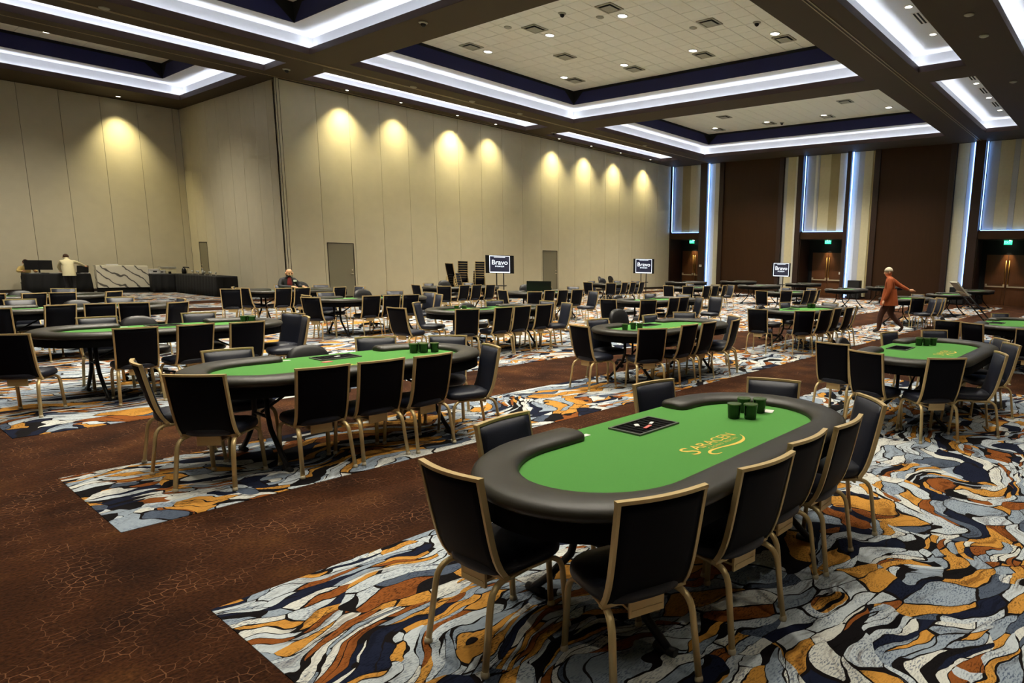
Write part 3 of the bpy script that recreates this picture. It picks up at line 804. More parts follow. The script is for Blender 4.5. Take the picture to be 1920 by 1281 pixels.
# ================================================================== POKER TABLES
TL, TW = 2.70, 1.29
def stad(L, W, n=20):
    r, s = W/2, L/2-W/2
    P = [(s+r*math.cos(-PI/2+PI*i/n), r*math.sin(-PI/2+PI*i/n)) for i in range(n+1)]
    P += [(-s+r*math.cos(PI/2+PI*i/n), r*math.sin(PI/2+PI*i/n)) for i in range(n+1)]
    return P
GAP0, GAP1 = -.42, .62      # dealer's place on the far (+y) side
def rail_mesh():
    ins = .112; r, s = TW/2-ins, TL/2-TW/2
    pts = [(GAP0, r)]
    pts += [(x, r) for x in (-.55,)] + [(-s+r*math.cos(PI/2+PI*i/22), r*math.sin(PI/2+PI*i/22)) for i in range(23)]
    pts += [(-.36+.0,-r),(.0,-r),(.36,-r)]
    pts += [(s+r*math.cos(-PI/2+PI*i/22), r*math.sin(-PI/2+PI*i/22)) for i in range(23)] + [(GAP1, r)]
    q = [pts[0]]
    for p in pts[1:]:
        if math.hypot(p[0]-q[-1][0], p[1]-q[-1][1]) > .01: q.append(p)
    n = len(q); mb = MB(); R = []
    sec = [(.112*math.copysign(abs(math.cos(a))**.8, math.cos(a)), .046*math.copysign(abs(math.sin(a))**.85, math.sin(a))) for a in [2*PI*j/16 for j in range(16)]]
    for i, p in enumerate(q):
        a, b = q[max(0,i-1)], q[min(n-1,i+1)]
        tx, ty = b[0]-a[0], b[1]-a[1]; l = math.hypot(tx,ty); nx, ny = -ty/l, tx/l
        if nx*p[0]+ny*p[1] < 0: nx, ny = -nx, -ny
        R.append([(p[0]+nx*x, p[1]+ny*x, .768+z) for x, z in sec])
    # rounded ends
    for end in (0, 1):
        i = 0 if end == 0 else n-1; j = 1 if end == 0 else n-2
        tx, ty = q[i][0]-q[j][0], q[i][1]-q[j][1]; l = math.hypot(tx,ty); tx, ty = tx/l, ty/l
        ex = []
        for k, d in ((.8,.03),(.45,.045)):
            ex.append([(q[i][0]+tx*d + 0*x, q[i][1]+ty*d + x*k, .768+z*k) for x, z in sec])
        if end == 0: R = ex[::-1] + R
        else: R = R + ex
    return mb.rings(R).mesh('rail', M['rail'])
def felt_poly():
    P = stad(TL-.36, TW-.36, 18); out = []
    # open the far side to the table edge at the dealer's place
    for i, p in enumerate(P):
        out.append(p)
        if i == 18: out += [(GAP1+.02, TW/2-.18), (GAP1+.02, TW/2-.02), (GAP0-.02, TW/2-.02), (GAP0-.02, TW/2-.18)]
    return out
TB = {}
TB['rail'] = rail_mesh()
TB['felt'] = MB().prism(felt_poly(), .735, .757).mesh('felt', M['felt'])
TB['apron'] = MB().prism(stad(TL-.05, TW-.05, 20), .645, .738).mesh('apron', M['apron'])
def logo_mesh():
    me = text_mesh('logo', 'Saracen', .125)
    me.materials.clear(); me.materials.append(M['goldprint'])
    return me
def trestle(sx):
    mb = MB(); x = sx*.78
    for s in (-1, 1):
        mb.tube([(x, s*.13, .65), (x, s*.13, .42), (x, s*.17, .30), (x, s*.34, .12), (x, s*.46, .022)], .021, 8)
        mb.tube([(x, s*.38, .022), (x, s*.50, .022)], .022, 8)
    mb.tube([(x,-.13,.40),(x,.13,.40)], .014, 6); mb.tube([(x,-.30,.62),(x,.30,.62)], .018, 6)
    mb.tube([(x,0,.42),(x-sx*.38,0,.64)], .012, 6)
    return mb.mesh('trestle_leg', M['blacksteel'])
TB['tl'], TB['tr'] = trestle(-1), trestle(1)
TX, TY = .07, .37
rim = MB()
for q in ((-.2,.2,-.125,-.11),(-.2,.2,.11,.125),(-.2,-.185,-.11,.11),(.185,.2,-.11,.11)): rim.box(*q,.757,.768)
TB['rim'] = rim.mesh('tray_rim', M['trayrim'])
TB['bed'] = MB().box(-.185,.185,-.11,.11,.7572,.760).mesh('tray_bed', M['trayblk'])
div = MB()
for k in range(1,8): div.box(-.185+k*.0463-.002,-.185+k*.0463+.002,-.105,.105,.760,.764)
TB['div'] = div.mesh('tray_divider', M['trayblk'])
# logo: word, small line, swoosh
def text_part(body, size, dx, dy, shear=0.0, space=1.0):
    me = text_mesh('logo_text', body, size, 'CENTER', 0.0, shear, space)
    me.materials.clear(); me.materials.append(M['goldprint'])
    for v in me.vertices: v.co = (v.co.x+dx, v.co.y+dy, .7585)
    return me
TB['logoS'] = text_part('S', .185, -.185, -.155)
TB['logo'] = text_part('ARACEN', .108, .075, -.135)
TB['logo2'] = text_part('CASINO RESORT', .034, .085, -.198, 0, 1.25)
SWP = [(-.085,-.292,.003),(-.128,-.283,.006),(-.142,-.252,.009),(-.10,-.226,.009),(-.02,-.232,.007),(.06,-.250,.009),(.14,-.262,.012),(.215,-.252,.010),(.27,-.222,.005),(.305,-.178,.002)]
sw = []
for a in range(len(SWP)-1):
    p0, p1, p2, p3 = SWP[max(a-1,0)], SWP[a], SWP[a+1], SWP[min(a+2,len(SWP)-1)]
    for s in range(5):
        t = s/5
        sw.append(tuple(.5*((2*b_)+(c_-a_)*t+(2*a_-5*b_+4*c_-d_)*t*t+(3*b_-a_-3*c_+d_)*t**3) for a_, b_, c_, d_ in zip(p0,p1,p2,p3)))
sw.append(SWP[-1]); NS = len(sw)
sl = []
for a in range(NS):
    q0, q1 = sw[max(a-1,0)], sw[min(a+1,NS-1)]
    dx, dy = q1[0]-q0[0], q1[1]-q0[1]; l = math.hypot(dx,dy) or 1
    sl.append((-dy/l*sw[a][2], dx/l*sw[a][2]))
mbs = MB(); mbs.add([(q[0]+n[0],q[1]+n[1],.7585) for q,n in zip(sw,sl)]+[(q[0]-n[0],q[1]-n[1],.7585) for q,n in zip(sw,sl)], [(a,a+NS,a+NS+1,a+1) for a in range(NS-1)])
TB['swoosh'] = mbs.mesh('logo_swoosh', M['goldprint'])
num_me = MB().box(-.07,.07,-.018,.018,.757,.7595).mesh('number_plate', M['whitep'])
def poker_table(x, y, label, near):
    t = thing('poker_table', (x,y,0), 0, label, 'poker table', 'oval poker tables')
    link('rail', TB['rail'], t, (0,0,.02)); fe = link('felt', TB['felt'], t, (0,0,.02)); link('apron', TB['apron'], t, (0,0,.02))
    for k in ('tl','tr'): link('trestle_leg', TB[k], t).scale = (1,1,1.03)
    tr = link('chip_tray', TB['rim'], t, (TX,TY,.02)); link('tray_bed', TB['bed'], tr)
    if near:
        link('tray_dividers', TB['div'], tr)
        link('number_plate', num_me, fe, (-.37,.50,0))
    if near or x < 16:
        for k in ('logoS','logo','logo2','swoosh'): link('logo_' + k, TB[k], fe) if k == 'x' else link('logo_print', TB[k], fe)
    return t
cup_me = MB().lathe([(.036,0),(.040,.004),(.043,.05),(.045,.088),(.047,.092),(.047,.10),(.041,.10),(.038,.02)], 18).mesh('cup', M['cup'])
cup_rim = MB().lathe([(.0475,.092),(.049,.096),(.0475,.101),(.043,.101)], 18).mesh('rim', mat('cup_rim', lin(70,92,50), .2))
def cup(x, y, label):
    t = thing('plastic_cup', (x,y,.7771), random.uniform(0,6), label, 'cup', 'dark green cups on the poker tables')
    link('cup_body', cup_me, t); link('cup_rim', cup_rim, t)

TABLES = {'T1':(3.0,2.02),'T2':(3.06,5.96),'T3':(2.87,10.15),'T4':(2.8,14.32),'T5':(2.84,17.95),'T6':(7.97,18.1),'T7':(7.9,14.22),'T8':(8.14,10.2),'T9':(13.1,17.9),'T10':(13.39,14.22),'T11':(20.8,17.76),'T12':(13.39,10.07),'T13':(8.03,5.91),'T14':(26.19,17.95),'T15':(21.19,14.03),'T16':(30.61,17.56),'T17':(26.19,13.93),'T18':(21.39,10.1),'T19':(13.49,6.0),'T20':(31.39,14.13),'T21':(26.49,9.96),'T22':(31.59,10.01),'T23':(21.19,5.98),'T24':(26.19,5.84),'T25':(31.98,5.98),'T27':(8.22,1.99),'T26':(13.59,1.77)}
SEATS = {
'T1':[('c',1.87,2.29,0),('c',2.05,1.68,69),('c',2.65,1.58,82),('c',3.14,1.61,88),('c',3.61,1.57,91),('c',4.12,1.6,134),('c',2.35,2.54,-83),('c',3.75,2.59,-98),('c',4.26,2.15,-161)],
'T2':[('c',1.86,6.38,-8),('c',1.88,5.68,44),('c',2.49,5.49,86),('c',2.96,5.47,90),('c',3.43,5.45,95),('c',3.95,5.38,165),('c',2.32,6.43,-92),('c',3.64,6.46,-117),('c',4.22,6.1,-132),('d',3.28,6.92,-90,0.8)],
'T3':[('c',1.4,9.56,56),('c',2.33,9.54,85),('c',2.85,9.54,100),('c',3.43,9.49,94),('c',4.16,10.05,-160),('c',4.03,9.55,165),('c',2.33,10.67,-91),('c',3.45,10.69,-96),('d',2.88,11.07,-90,0.85)],
'T4':[('c',2.4,13.85,106),('c',2.95,13.89,93),('c',3.46,13.87,78),('c',3.82,13.61,118),('c',2.32,15.0,-82),('c',3.58,14.95,-96),('d',3.08,15.29,-90,0.84),('c',1.76,13.52,72),('c',3.99,14.24,-180)],
'T5':[('c',2.67,17.44,113),('c',3.19,17.52,92),('c',3.44,18.63,-109),('c',2.18,17.52,91),('d',2.9,18.89,-90,0.85),('c',3.85,17.54,128)],
'T6':[('c',6.34,17.69,66),('c',6.84,18.14,-24),('c',6.89,17.93,22),('c',7.35,17.63,96),('c',7.82,17.67,97),('c',8.95,18.62,-109),('d',8.76,19.2,-90,0.96),('c',8.75,17.68,108),('c',9.19,17.5,-170),('c',8.15,18.95,-88)],
'T7':[('c',6.51,13.72,32),('c',6.79,14.26,0),('c',7.54,13.79,90),('c',8.02,13.79,90),('c',8.48,13.79,92),('d',8.42,15.17,-90,0.93),('c',8.96,14.9,-114),('c',7.38,14.9,-87),('c',9.13,14.13,-174),('c',8.82,13.36,165)],
'T8':[('c',6.43,10.33,15),('c',7.32,10.98,-50),('c',7.04,9.6,68),('c',7.7,9.59,92),('c',8.16,9.61,92),('c',8.77,9.67,92),('c',9.21,9.54,165),('c',8.73,10.63,-100),('c',9.31,10.12,-173),('d',8.49,11.13,-90,0.82)],
'T9':[('c',11.72,17.94,5),('c',12.54,18.58,-82),('d',13.3,18.82,-90,0.97),('c',11.85,17.11,60),('c',12.65,17.47,97),('c',14.04,18.58,-94),('c',13.12,17.47,97),('c',13.67,17.47,96)],
'T10':[('c',12.01,14.22,0),('c',12.1,13.44,66),('c',12.84,13.79,92),('c',13.36,13.79,93),('c',14.0,13.78,82),('c',13.41,12.62,175),('c',14.18,14.84,-99),('c',15.29,14.99,-136),('d',13.71,15.2,-90,0.97)],
'T11':[('c',19.15,17.76,13),('c',20.16,18.44,-95),('c',19.4,17.02,56),('c',20.38,17.33,96),('c',20.92,17.33,96),('c',21.51,17.33,99),('d',21.22,18.7,-90,0.99),('c',21.75,18.43,-107),('c',22.14,17.94,-150)],
'T12':[('c',11.45,9.93,19),('c',11.93,9.38,62),('c',13.15,9.64,88),('c',13.61,9.66,90),('c',13.73,9.29,150),('c',14.39,9.08,-180),('c',14.22,10.76,-107),('c',14.59,10.15,-155),('d',13.26,10.99,-90,0.86)],
'T13':[('c',6.65,6.09,-7),('c',7.25,6.35,-99),('c',7.0,5.47,59),('c',7.7,5.48,91),('c',8.23,5.49,93),('c',8.87,5.42,104),('c',9.27,5.66,148),('c',9.35,6.35,-131),('c',8.59,6.33,-87),('d',8.5,6.91,-90,0.96)],
'T15':[('c',19.7,14.2,15),('c',20.08,13.76,48),('c',20.87,13.6,83),('c',21.48,13.6,83),('c',22.04,13.57,100),('c',22.5,13.49,160),('c',22.05,14.72,-105),('c',22.31,14.0,-173)],
'T18':[('c',19.5,10.2,12),('c',20.29,9.85,46),('c',21.22,9.66,82),('c',21.75,9.66,82),('c',22.21,9.67,100),('c',23.37,10.27,-176),('c',22.81,10.84,-127)],
'T19':[('c',11.7,6.15,12),('c',12.01,5.45,45),('c',12.54,5.36,77),('c',13.16,5.39,91),('c',13.65,5.32,89),('c',14.25,5.39,110),('c',14.6,5.97,-178),('d',13.9,7.0,-90,0.8),('c',14.0,6.5,-100)],
'T23':[('c',20.06,5.44,39),('c',22.36,5.96,-165),('c',19.58,5.03,130),('c',20.04,4.97,135),('c',20.51,4.99,145)],
'T27':[('c',7.47,2.82,-2),('c',7.0,2.21,-13),('c',7.08,1.69,45),('c',7.61,1.39,115),('c',8.65,1.42,125),('c',9.17,1.62,122),('c',9.65,2.14,-133),('c',8.93,2.46,-103),('d',8.7,2.95,-90,0.8)],
'T26':[('c',12.17,2.68,10),('c',11.93,2.08,-24),('c',14.58,2.06,-131),('c',11.5,1.32,10),('d',13.4,2.75,-90,0.85)],
}
ROWS = [('front row',0,4),('second row',4,8),('third row',8,12.5),('fourth row',12.5,16.5),('fifth row',16.5,30)]
def tname(k):
    x, y = TABLES[k]
    for nm, a, b in ROWS:
        if a <= y < b:
            r = sorted((v[0], kk) for kk, v in TABLES.items() if a <= v[1] < b)
            return ORD[[q[1] for q in r].index(k)], nm
for k, (x, y) in TABLES.items():
    o, r = tname(k)
    note = {'T1':'foreground oval poker table with gold logo, %s table of the %s'}.get(k, 'oval green-felt poker table, %s from left in the %s')
    poker_table(x, y, note % (o, r), x < 10)
    ss = SEATS.get(k, [])
    sides = {}
    for q in ss:
        dx, dy = q[1]-x, q[2]-y
        if q[0] == 'd': sd = 'dealer'
        elif abs(dx) > 1.02: sd = 'left end' if dx < 0 else 'right end'
        else: sd = 'near side' if dy < 0 else 'far side'
        sides.setdefault(sd, []).append(q)
    for sd, L_ in sides.items():
        L_.sort(key=(lambda q: q[1]) if 'side' in sd else (lambda q: q[2]))
        for i, q in enumerate(L_):
            if sd == 'dealer':
                make_dealer((q[1],q[2],.004), q[3], q[4], 'black swivel chair with rounded back behind the %s table of the %s' % (o, r)); continue
            n = len(L_)
            if n == 1: ps = ''
            elif 'side' in sd: ps = ' %s from left' % ORD[i]
            else: ps = ', %s' % (('nearer one','farther one')[i] if n == 2 else ORD[i]+' from camera')
            lab = 'navy gold-framed chair%s, %s of %s table in %s' % (ps, sd, o, r)
            make_chair((q[1],q[2],.004), q[3], lab, 'banquet chairs around the poker tables', q[1] < 10.5 and q[2] < 12, q[1] < 16)
# cups on felts
def cups(k, rel, nm):
    x, y = TABLES[k]
    w = ['left','nearest','farthest','right','middle']
    for i, (dx, dy) in enumerate(rel): cup(x+dx, y+dy, 'dark green plastic cup, %s of the cluster on the %s' % (w[i], nm))
CL = [(.80,.10),(.86,.03),(.92,.13),(.99,.06)]
cups('T1', [(.64,.06),(.70,-.03),(.84,.10),(.90,.01)], 'foreground table')
cups('T2', [(.78,.14),(.86,.08),(.89,.16),(.97,.05)], 'first table of the second row')
cups('T27', [(.55,.28),(.62,.20),(.66,.30),(.72,.14)], 'second table of the front row')
cups('T13', [(-.82,.10),(-.56,.03),(-.58,.14)], 'second table of the second row')
cups('T8', [(-.72,.12),(-.62,.02)], 'second table of the third row')
cups('T3', [(.95,.16),(1.02,.06),(1.05,.18)], 'first table of the third row')
cups('T19', [(.80,.26),(.88,.18),(.92,.28)], 'third table of the second row')
def slip(x, y, rz, w, h, m, name, label, cat, z=.7773, t=.004):
    o = thing(name, (x,y,z), rz, label, cat)
    MB().box(-w/2,w/2,-h/2,h/2,0,t).build('sheet' if t < .01 else 'body', m, o)
    return o
slip(3.0+.97, 2.02-.03, .3, .09, .06, M['whitep'], 'paper_card', 'small white card beside the cups on the foreground table', 'card')
slip(3.0+.05, 2.02+.33, .25, .085, .022, M['pink'], 'cut_card', 'pink plastic card lying in the chip tray of the foreground table', 'card', .7845)
slip(3.0+.03, 2.02+.40, .9, .05, .028, M['whitep'], 'dealer_button', 'white chip nearer the back of the foreground chip tray', 'chip', .7845, .006)
slip(3.0+.14, 2.02+.37, .4, .05, .02, M['whitep'], 'paper_slip', 'white slip at the right of the foreground chip tray', 'card', .7845)
slip(3.06-.12, 5.96+.16, .2, .09, .06, M['pink'], 'playing_card', 'reddish card on the felt of the first table, second row', 'card')
slip(3.06+.09, 5.96+.38, .5, .06, .03, M['whitep'], 'paper_slip', 'white slip in the chip tray of the first table, second row', 'card', .7845)

# ================================================================== SCREENS ON STANDS
def screen_stand(loc, rz, w, h, z, label):
    t = thing('screen_stand', loc, rz, label, 'screen', 'screens on stands')
    MB().box(-w/2,w/2,-.03,.03,z,z+h).build('bezel', M['blacksteel'], t)
    a = h*.5*1.12
    s = MB().box(-a,a,-.036,-.0305,z+.02,z+h-.02).build('screen', M['scrb'], t)
    f = MB()
    b = .016
    for q in ((-a,a,z+.02,z+.02+b*2.6),(-a,a,z+h-.02-b,z+h-.02),(-a,-a+b,z+.02,z+h-.02),(a-b,a,z+.02,z+h-.02)): f.box(q[0],q[1],-.040,-.0362,q[2],q[3])
    f.box(-a*.55,a*.55,-.040,-.0362,z+h-.085,z+h-.07)
    f.build('screen_border', M['scrw'], s)
    for body, sz, dz in (('Bravo', h*.38, h*.60), ('POKER', h*.11, h*.38)):
        me = text_mesh('screen_text', body, sz, extrude=.001); me.materials.clear(); me.materials.append(M['scrw'])
        o = link('screen_text', me, s, (0,-.0395,z+dz)); o.rotation_euler = (PI/2,0,0)
        o.scale = (1.0 if body == 'Bravo' else 1.5, 1, 1)
    for sx in (-.14,.14):
        MB().tube([(sx,.05,.05),(sx,.05,z+h*.5)], .022, 8).build('pole', M['blacksteel'], t)
    bb = MB(); bb.box(-.42,-.34,-.35,.40,.02,.06); bb.box(.34,.42,-.35,.40,.02,.06); bb.box(-.42,.42,.0,.09,.03,.07)
    bb.build('base', M['blacksteel'], t)
    sh = MB().box(-.25,.25,-.12,.18,.62,.65).build('shelf', M['blacksteel'], t)
cd = math.degrees(math.atan2(-.806,.592))
screen_stand((17.3,21.1,.004), math.radians(-46), 1.13, .72, 1.14, 'screen on a two-pole stand beside the stacked chairs')
screen_stand((27.6,21.75,.004), math.radians(-50), 1.12, .78, 1.10, 'screen on a stand near the far end of the beige wall')
screen_stand((33.2,16.35,.004), math.radians(-55), 1.04, .76, 1.08, 'screen on a stand in front of the big walnut panel')

# ================================================================== STACKED CHAIRS
def stack(x, y, head, n, nm, dz=.088, lean=.016):
    h = math.radians(head)
    for k in range(n):
        make_chair((x-math.cos(h)*lean*k, y-math.sin(h)*lean*k, .001+dz*k), head, 'navy gold-framed chair in the %s stack by the wall, %s from bottom' % (nm, ORD[k]), 'stacked chairs by the long wall', False, False)
stack(16.95, 23.5, 15, 7, 'left', .10, .03)
stack(17.5, 23.85, 58, 8, 'middle', .10, .02)
stack(18.0, 23.4, 64, 8, 'right', .10, .012)
for i, (x, y) in enumerate(((22.6,20.0),(24.0,20.6))):
    make_dealer((x,y,0.004), -60+40*i, 1.02, 'black swivel chair standing alone near the far screen, %s' % ('left one','right one')[i])

# monitor on the fourth-row table
mo = thing('monitor', (13.3,14.45,.778), math.radians(-40), 'black monitor seen from behind on the third table, fourth row', 'monitor')
MB().box(-.36,.36,-.02,.02,.05,.34).build('housing', M['blacksteel'], mo)
MB().box(-.03,.03,.0,.05,.0,.12).build('stand', M['blacksteel'], mo); MB().box(-.14,.14,-.08,.10,0,.012).build('foot', M['blacksteel'], mo)
# wedge loudspeakers against the fabric strips of the end wall
for x, y, s, l in ((34.55,12.55,1.0,'black loudspeaker on the floor before the fabric beside the middle doors'),(34.5,7.3,.85,'black loudspeaker on the floor before the blue light line')):
    b = thing('loudspeaker', (x,y,.0), math.radians(180), l, 'loudspeaker')
    MB().prism([(-.22,-.30),(.22,-.34),(.22,.34),(-.22,.30)], 0, 1.0*s).build('cabinet', M['blacksteel'], b)
    MB().box(.221,.235,-.30,.30,.05,.95*s).build('grille', M['cloth'], b)

# ================================================================== BAR AND DESK IN THE LEFT BAY
def cloth_table(corners, h, label, name='cloth_table'):
    c = Vector((sum(p[0] for p in corners)/4, sum(p[1] for p in corners)/4, 0))
    t = thing(name, c, 0, label, 'table')
    P = []
    for i in range(4):
        a, b = Vector(corners[i]), Vector(corners[(i+1)%4]); n = max(4, int((b-a).length/.07)); d = (b-a).normalized(); nn = Vector((d.y,-d.x))
        for k in range(n): P.append((a+(b-a)*k/n, nn, k))
    R = []
    for z, amp in ((.02,.035),(.3,.028),(h-.06,.008),(h,.0)):
        R.append([(p.x-c.x+n.x*(amp*math.sin(k*1.7+p.x)+amp), p.y-c.y+n.y*(amp*math.sin(k*1.7+p.x)+amp), z) for p, n, k in P])
    MB().rings(R).build('tablecloth', M['cloth'], t)
    return t
desk = cloth_table([(5.25,33.55),(7.12,33.55),(7.12,34.25),(5.25,34.25)], .78, 'registration desk under a black cloth in the left bay')
cloth_table([(8.88,32.75),(9.62,32.55),(9.9,33.3),(8.95,33.5)], .78, 'black-clothed bar table between marble front and long table')
cloth_table([(9.62,32.5),(9.82,28.75),(10.55,28.75),(10.45,32.5)], .80, 'long black-clothed bar table set with glasses')
mb_ = thing('marble_bar', (8.05,33.15,0), math.radians(-3), 'bar front of white marble with dark veins', 'bar')
MB().box(-.82,.82,-.03,.03,.22,1.06).build('front_panel', M['marble'], mb_)
MB().box(-.82,.82,.0,.55,1.06,1.10).build('counter_top', M['marble'], mb_)
MB().box(-.78,.78,.03,.5,0,.22).build('plinth', M['cloth'], mb_); MB().box(-.8,-.76,.03,.5,.22,1.06).build('side_panel', M['marble'], mb_); MB().box(.76,.8,.03,.5,.22,1.06).build('side_panel', M['marble'], mb_)
def monitor(x, y, z, rz, w, h, label):
    o = thing('monitor', (x,y,z), rz, label, 'monitor')
    MB().box(-w/2,w/2,-.02,.02,.12,.12+h).build('housing', M['blacksteel'], o)
    MB().box(-w/2+.01,w/2-.01,.0201,.024,.135,.105+h).build('screen', M['grille'], o)
    MB().box(-.025,.025,-.05,-.02,0,.3).build('neck', M['blacksteel'], o); MB().box(-.13,.13,-.10,.06,0,.012).build('foot', M['blacksteel'], o)
monitor(5.70,33.85,.782,0.0,.78,.36,'large black monitor seen from behind on the registration desk')
lp = thing('laptop', (6.95,33.8,.782), .1, 'black laptop open on the right end of the registration desk', 'laptop')
MB().box(-.18,.18,.0,.25,0,.02).build('keyboard_deck', M['blacksteel'], lp); MB().add([(-.18,0,.02),(.18,0,.02),(.18,-.06,.29),(-.18,-.06,.29),(-.18,-.012,.02),(.18,-.012,.02),(.18,-.072,.29),(-.18,-.072,.29)], [(0,1,2,3),(7,6,5,4),(0,4,5,1),(1,5,6,2),(2,6,7,3),(3,7,4,0)]).build('lid', M['blacksteel'], lp)
slip(5.55,33.68,.1,.30,.21,M['whitep'],'paper_sheet','white paper on the left of the registration desk','paper',.782)
slip(6.15,33.66,-.1,.40,.21,M['whitep'],'paper_sheet','white paper in front of the desk monitor','paper',.782)
slip(6.98,33.62,.1,.26,.16,M['whitep'],'paper_sheet','white paper by the laptop on the registration desk','paper',.782)
slip(7.75,33.3,.05,.38,.2,M['whitep'],'white_tray','white tray on top of the marble bar','tray',1.101,.05)
for i,(x,y,w,h,l) in enumerate(((9.05,33.05,.34,.16,'white box on the bar table nearest the marble'),(9.3,33.1,.24,.12,'white box on the bar table, second from marble'))):
    b = thing('catering_box', (x,y,.782), .1, l, 'box'); MB().box(-w/2,w/2,-.1,.1,0,h).build('body', M['whitep'], b); MB().box(-w*.2,w*.2,-.104,-.1,h*.4,h*.7).build('label', M['blacksteel'], b); MB().box(-w/2-.01,w/2+.01,-.11,.11,h,h+.02).build('lid', M['whitep'], b)
ch = thing('chafing_dish', (9.55,33.15,.782), 0, 'beige covered dish on the bar table at the corner', 'dish')
MB().box(-.27,.27,-.12,.12,0,.2).build('pan', M['cream'], ch); MB().box(-.28,.28,-.13,.13,.2,.28).build('lid', M['grille'], ch)
sg = thing('small_sign', (9.5,32.72,.782), 0, 'tiny black tent sign at the bar edge', 'sign'); MB().prism([(-.05,0),(.05,0),(.0,.03)],0,.09).build('card', M['blacksteel'], sg)
cf = thing('coffee_dispenser', (9.85,32.2,.802), -.4, 'black pump dispenser at the corner of the long bar table', 'dispenser')
MB().lathe([(.08,0),(.085,.12),(.07,.2),(.03,.24)],16).build('body', M['black'], cf); MB().tube([(0,0,.24),(.02,0,.27),(.16,0,.26),(.18,0,.22)], .02, 8).build('spout', M['black'], cf); MB().lathe([(.02,.24),(.05,.27),(.01,.29)],12).build('pump_cap', M['black'], cf)
gl = MB().lathe([(.03,0),(.03,.005),(.005,.01),(.005,.07),(.03,.09),(.035,.15)], 12).mesh('wine_glass', M['glassy'])
bt = MB().lathe([(.035,0),(.037,.15),(.014,.22),(.013,.29)], 12).mesh('bottle_body', M['glassy'])
for i in range(8):
    x, y = 9.95+.05*(i%2), 31.6-i*.33
    if i in (3,):
        o = thing('bottle', (x,y,.802), 0, 'tall pale bottle among the glasses on the bar table', 'bottle'); link('bottle_body', bt, o); MB().lathe([(.016,.285),(.016,.31)],10).build('cap', M['brass'], o)
    else:
        o = thing('wine_glass', (x,y,.802), 0, 'stemmed glass on the long bar table, %s from its corner' % ORD[i], 'glass', 'glasses on the bar'); link('glass_body', gl, o)

# ================================================================== PEOPLE
def person(name, loc, head, label, V, E, tags, extra=None, parts=None):
    """V: list (pos, radius, radius2); E: edges with material index"""
    me = bpy.data.meshes.new(name); me.from_pydata([v[0] for v in V], [(a,b) for a,b,_ in E], [])
    o = bpy.data.objects.new(name+'_cage', me); COL.objects.link(o)
    md = o.modifiers.new('Skin','SKIN'); md.use_smooth_shade = True; md.branch_smoothing = .4
    sv = me.skin_vertices[0].data
    for i, v in enumerate(V):
        sv[i].radius = (v[1], v[2]); sv[i].use_root = (i == 0)
    ss = o.modifiers.new('Sub','SUBSURF'); ss.levels = 2; ss.render_levels = 2
    dg = bpy.context.evaluated_depsgraph_get(); dg.update()
    em = bpy.data.meshes.new_from_object(o.evaluated_get(dg))
    bpy.data.objects.remove(o)
    ms = sorted({t for _,_,t in E}) ; mlist = list(tags)
    mb = MB(); mb.v = [tuple(v.co) for v in em.vertices]
    segs = [(Vector(V[a][0]), Vector(V[b][0]), t, (V[a][1]+V[b][1])/2) for a,b,t in E]
    for p in em.polygons:
        c = p.center; best = None
        for a, b, t, r in segs:
            ab = b-a; k = max(0, min(1, (c-a).dot(ab)/max(1e-9, ab.length_squared))); d = (c-(a+ab*k)).length - r*.6
            if best is None or d < best[0]: best = (d, t)
        mb.f.append(tuple(p.vertices)); mb.m.append(best[1]); mb.sm.append(True)
    bpy.data.meshes.remove(em)
    if extra: extra(mb)
    b = mb.build(name, [M[k] for k in tags])
    b.location = loc; b.rotation_euler = (0,0,math.radians(head-90)); tag(b, label, 'person')
    if parts:
        for nm, pm, mm in parts: pm.build(nm, M[mm], b)
    return b
def hand(mb, wrist, d, mi, s=1.0, curl=.35):
    w, d = Vector(wrist), Vector(d).normalized(); side = d.cross(Vector((0,0,1))).normalized(); dn = side.cross(d)
    mb.tube([w-d*.02*s, w+d*.04*s, w+d*.085*s], [.026*s,.036*s,.03*s], 8, mi=mi)
    for k, (o, l) in enumerate(((-.026,.065),(-.009,.075),(.009,.07),(.025,.055))):
        b0 = w+d*.08*s+side*o*s; m = b0+d*l*.55*s; e = m+(d*(1-curl)-Vector((0,0,1))*curl).normalized()*l*.5*s
        mb.tube([b0,m,e], [.0095*s,.009*s,.007*s], 6, mi=mi)
    t0 = w+d*.03*s-side*.03*s; mb.tube([t0, t0+(d*.6-side*.7).normalized()*.035*s, t0+(d*.95-side*.5).normalized()*.065*s], [.012*s,.011*s,.008*s], 6, mi=mi)
def face(mb, hc, fd, r, mi, dark):
    hc, fd = Vector(hc), Vector(fd).normalized(); sd = fd.cross(Vector((0,0,1))).normalized()
    up = sd.cross(fd)
    mb.tube([hc+fd*(r*.95)+up*.01, hc+fd*(r*1.18)-up*.03, hc+fd*(r*.95)-up*.045], [.010,.016,.012], 6, mi=mi)
    for s in (-1,1):
        mb.ball(hc+sd*s*r*.98-up*.015, .03, 8, mi, (.45,.8,1.1))
        mb.ball(hc+fd*r*.9+sd*s*.033+up*.015, .013, 6, dark)
    mb.tube([hc+fd*r*.93-sd*.024-up*.07, hc+fd*r*1.0-up*.072, hc+fd*r*.93+sd*.024-up*.07], .006, 6, mi=dark)

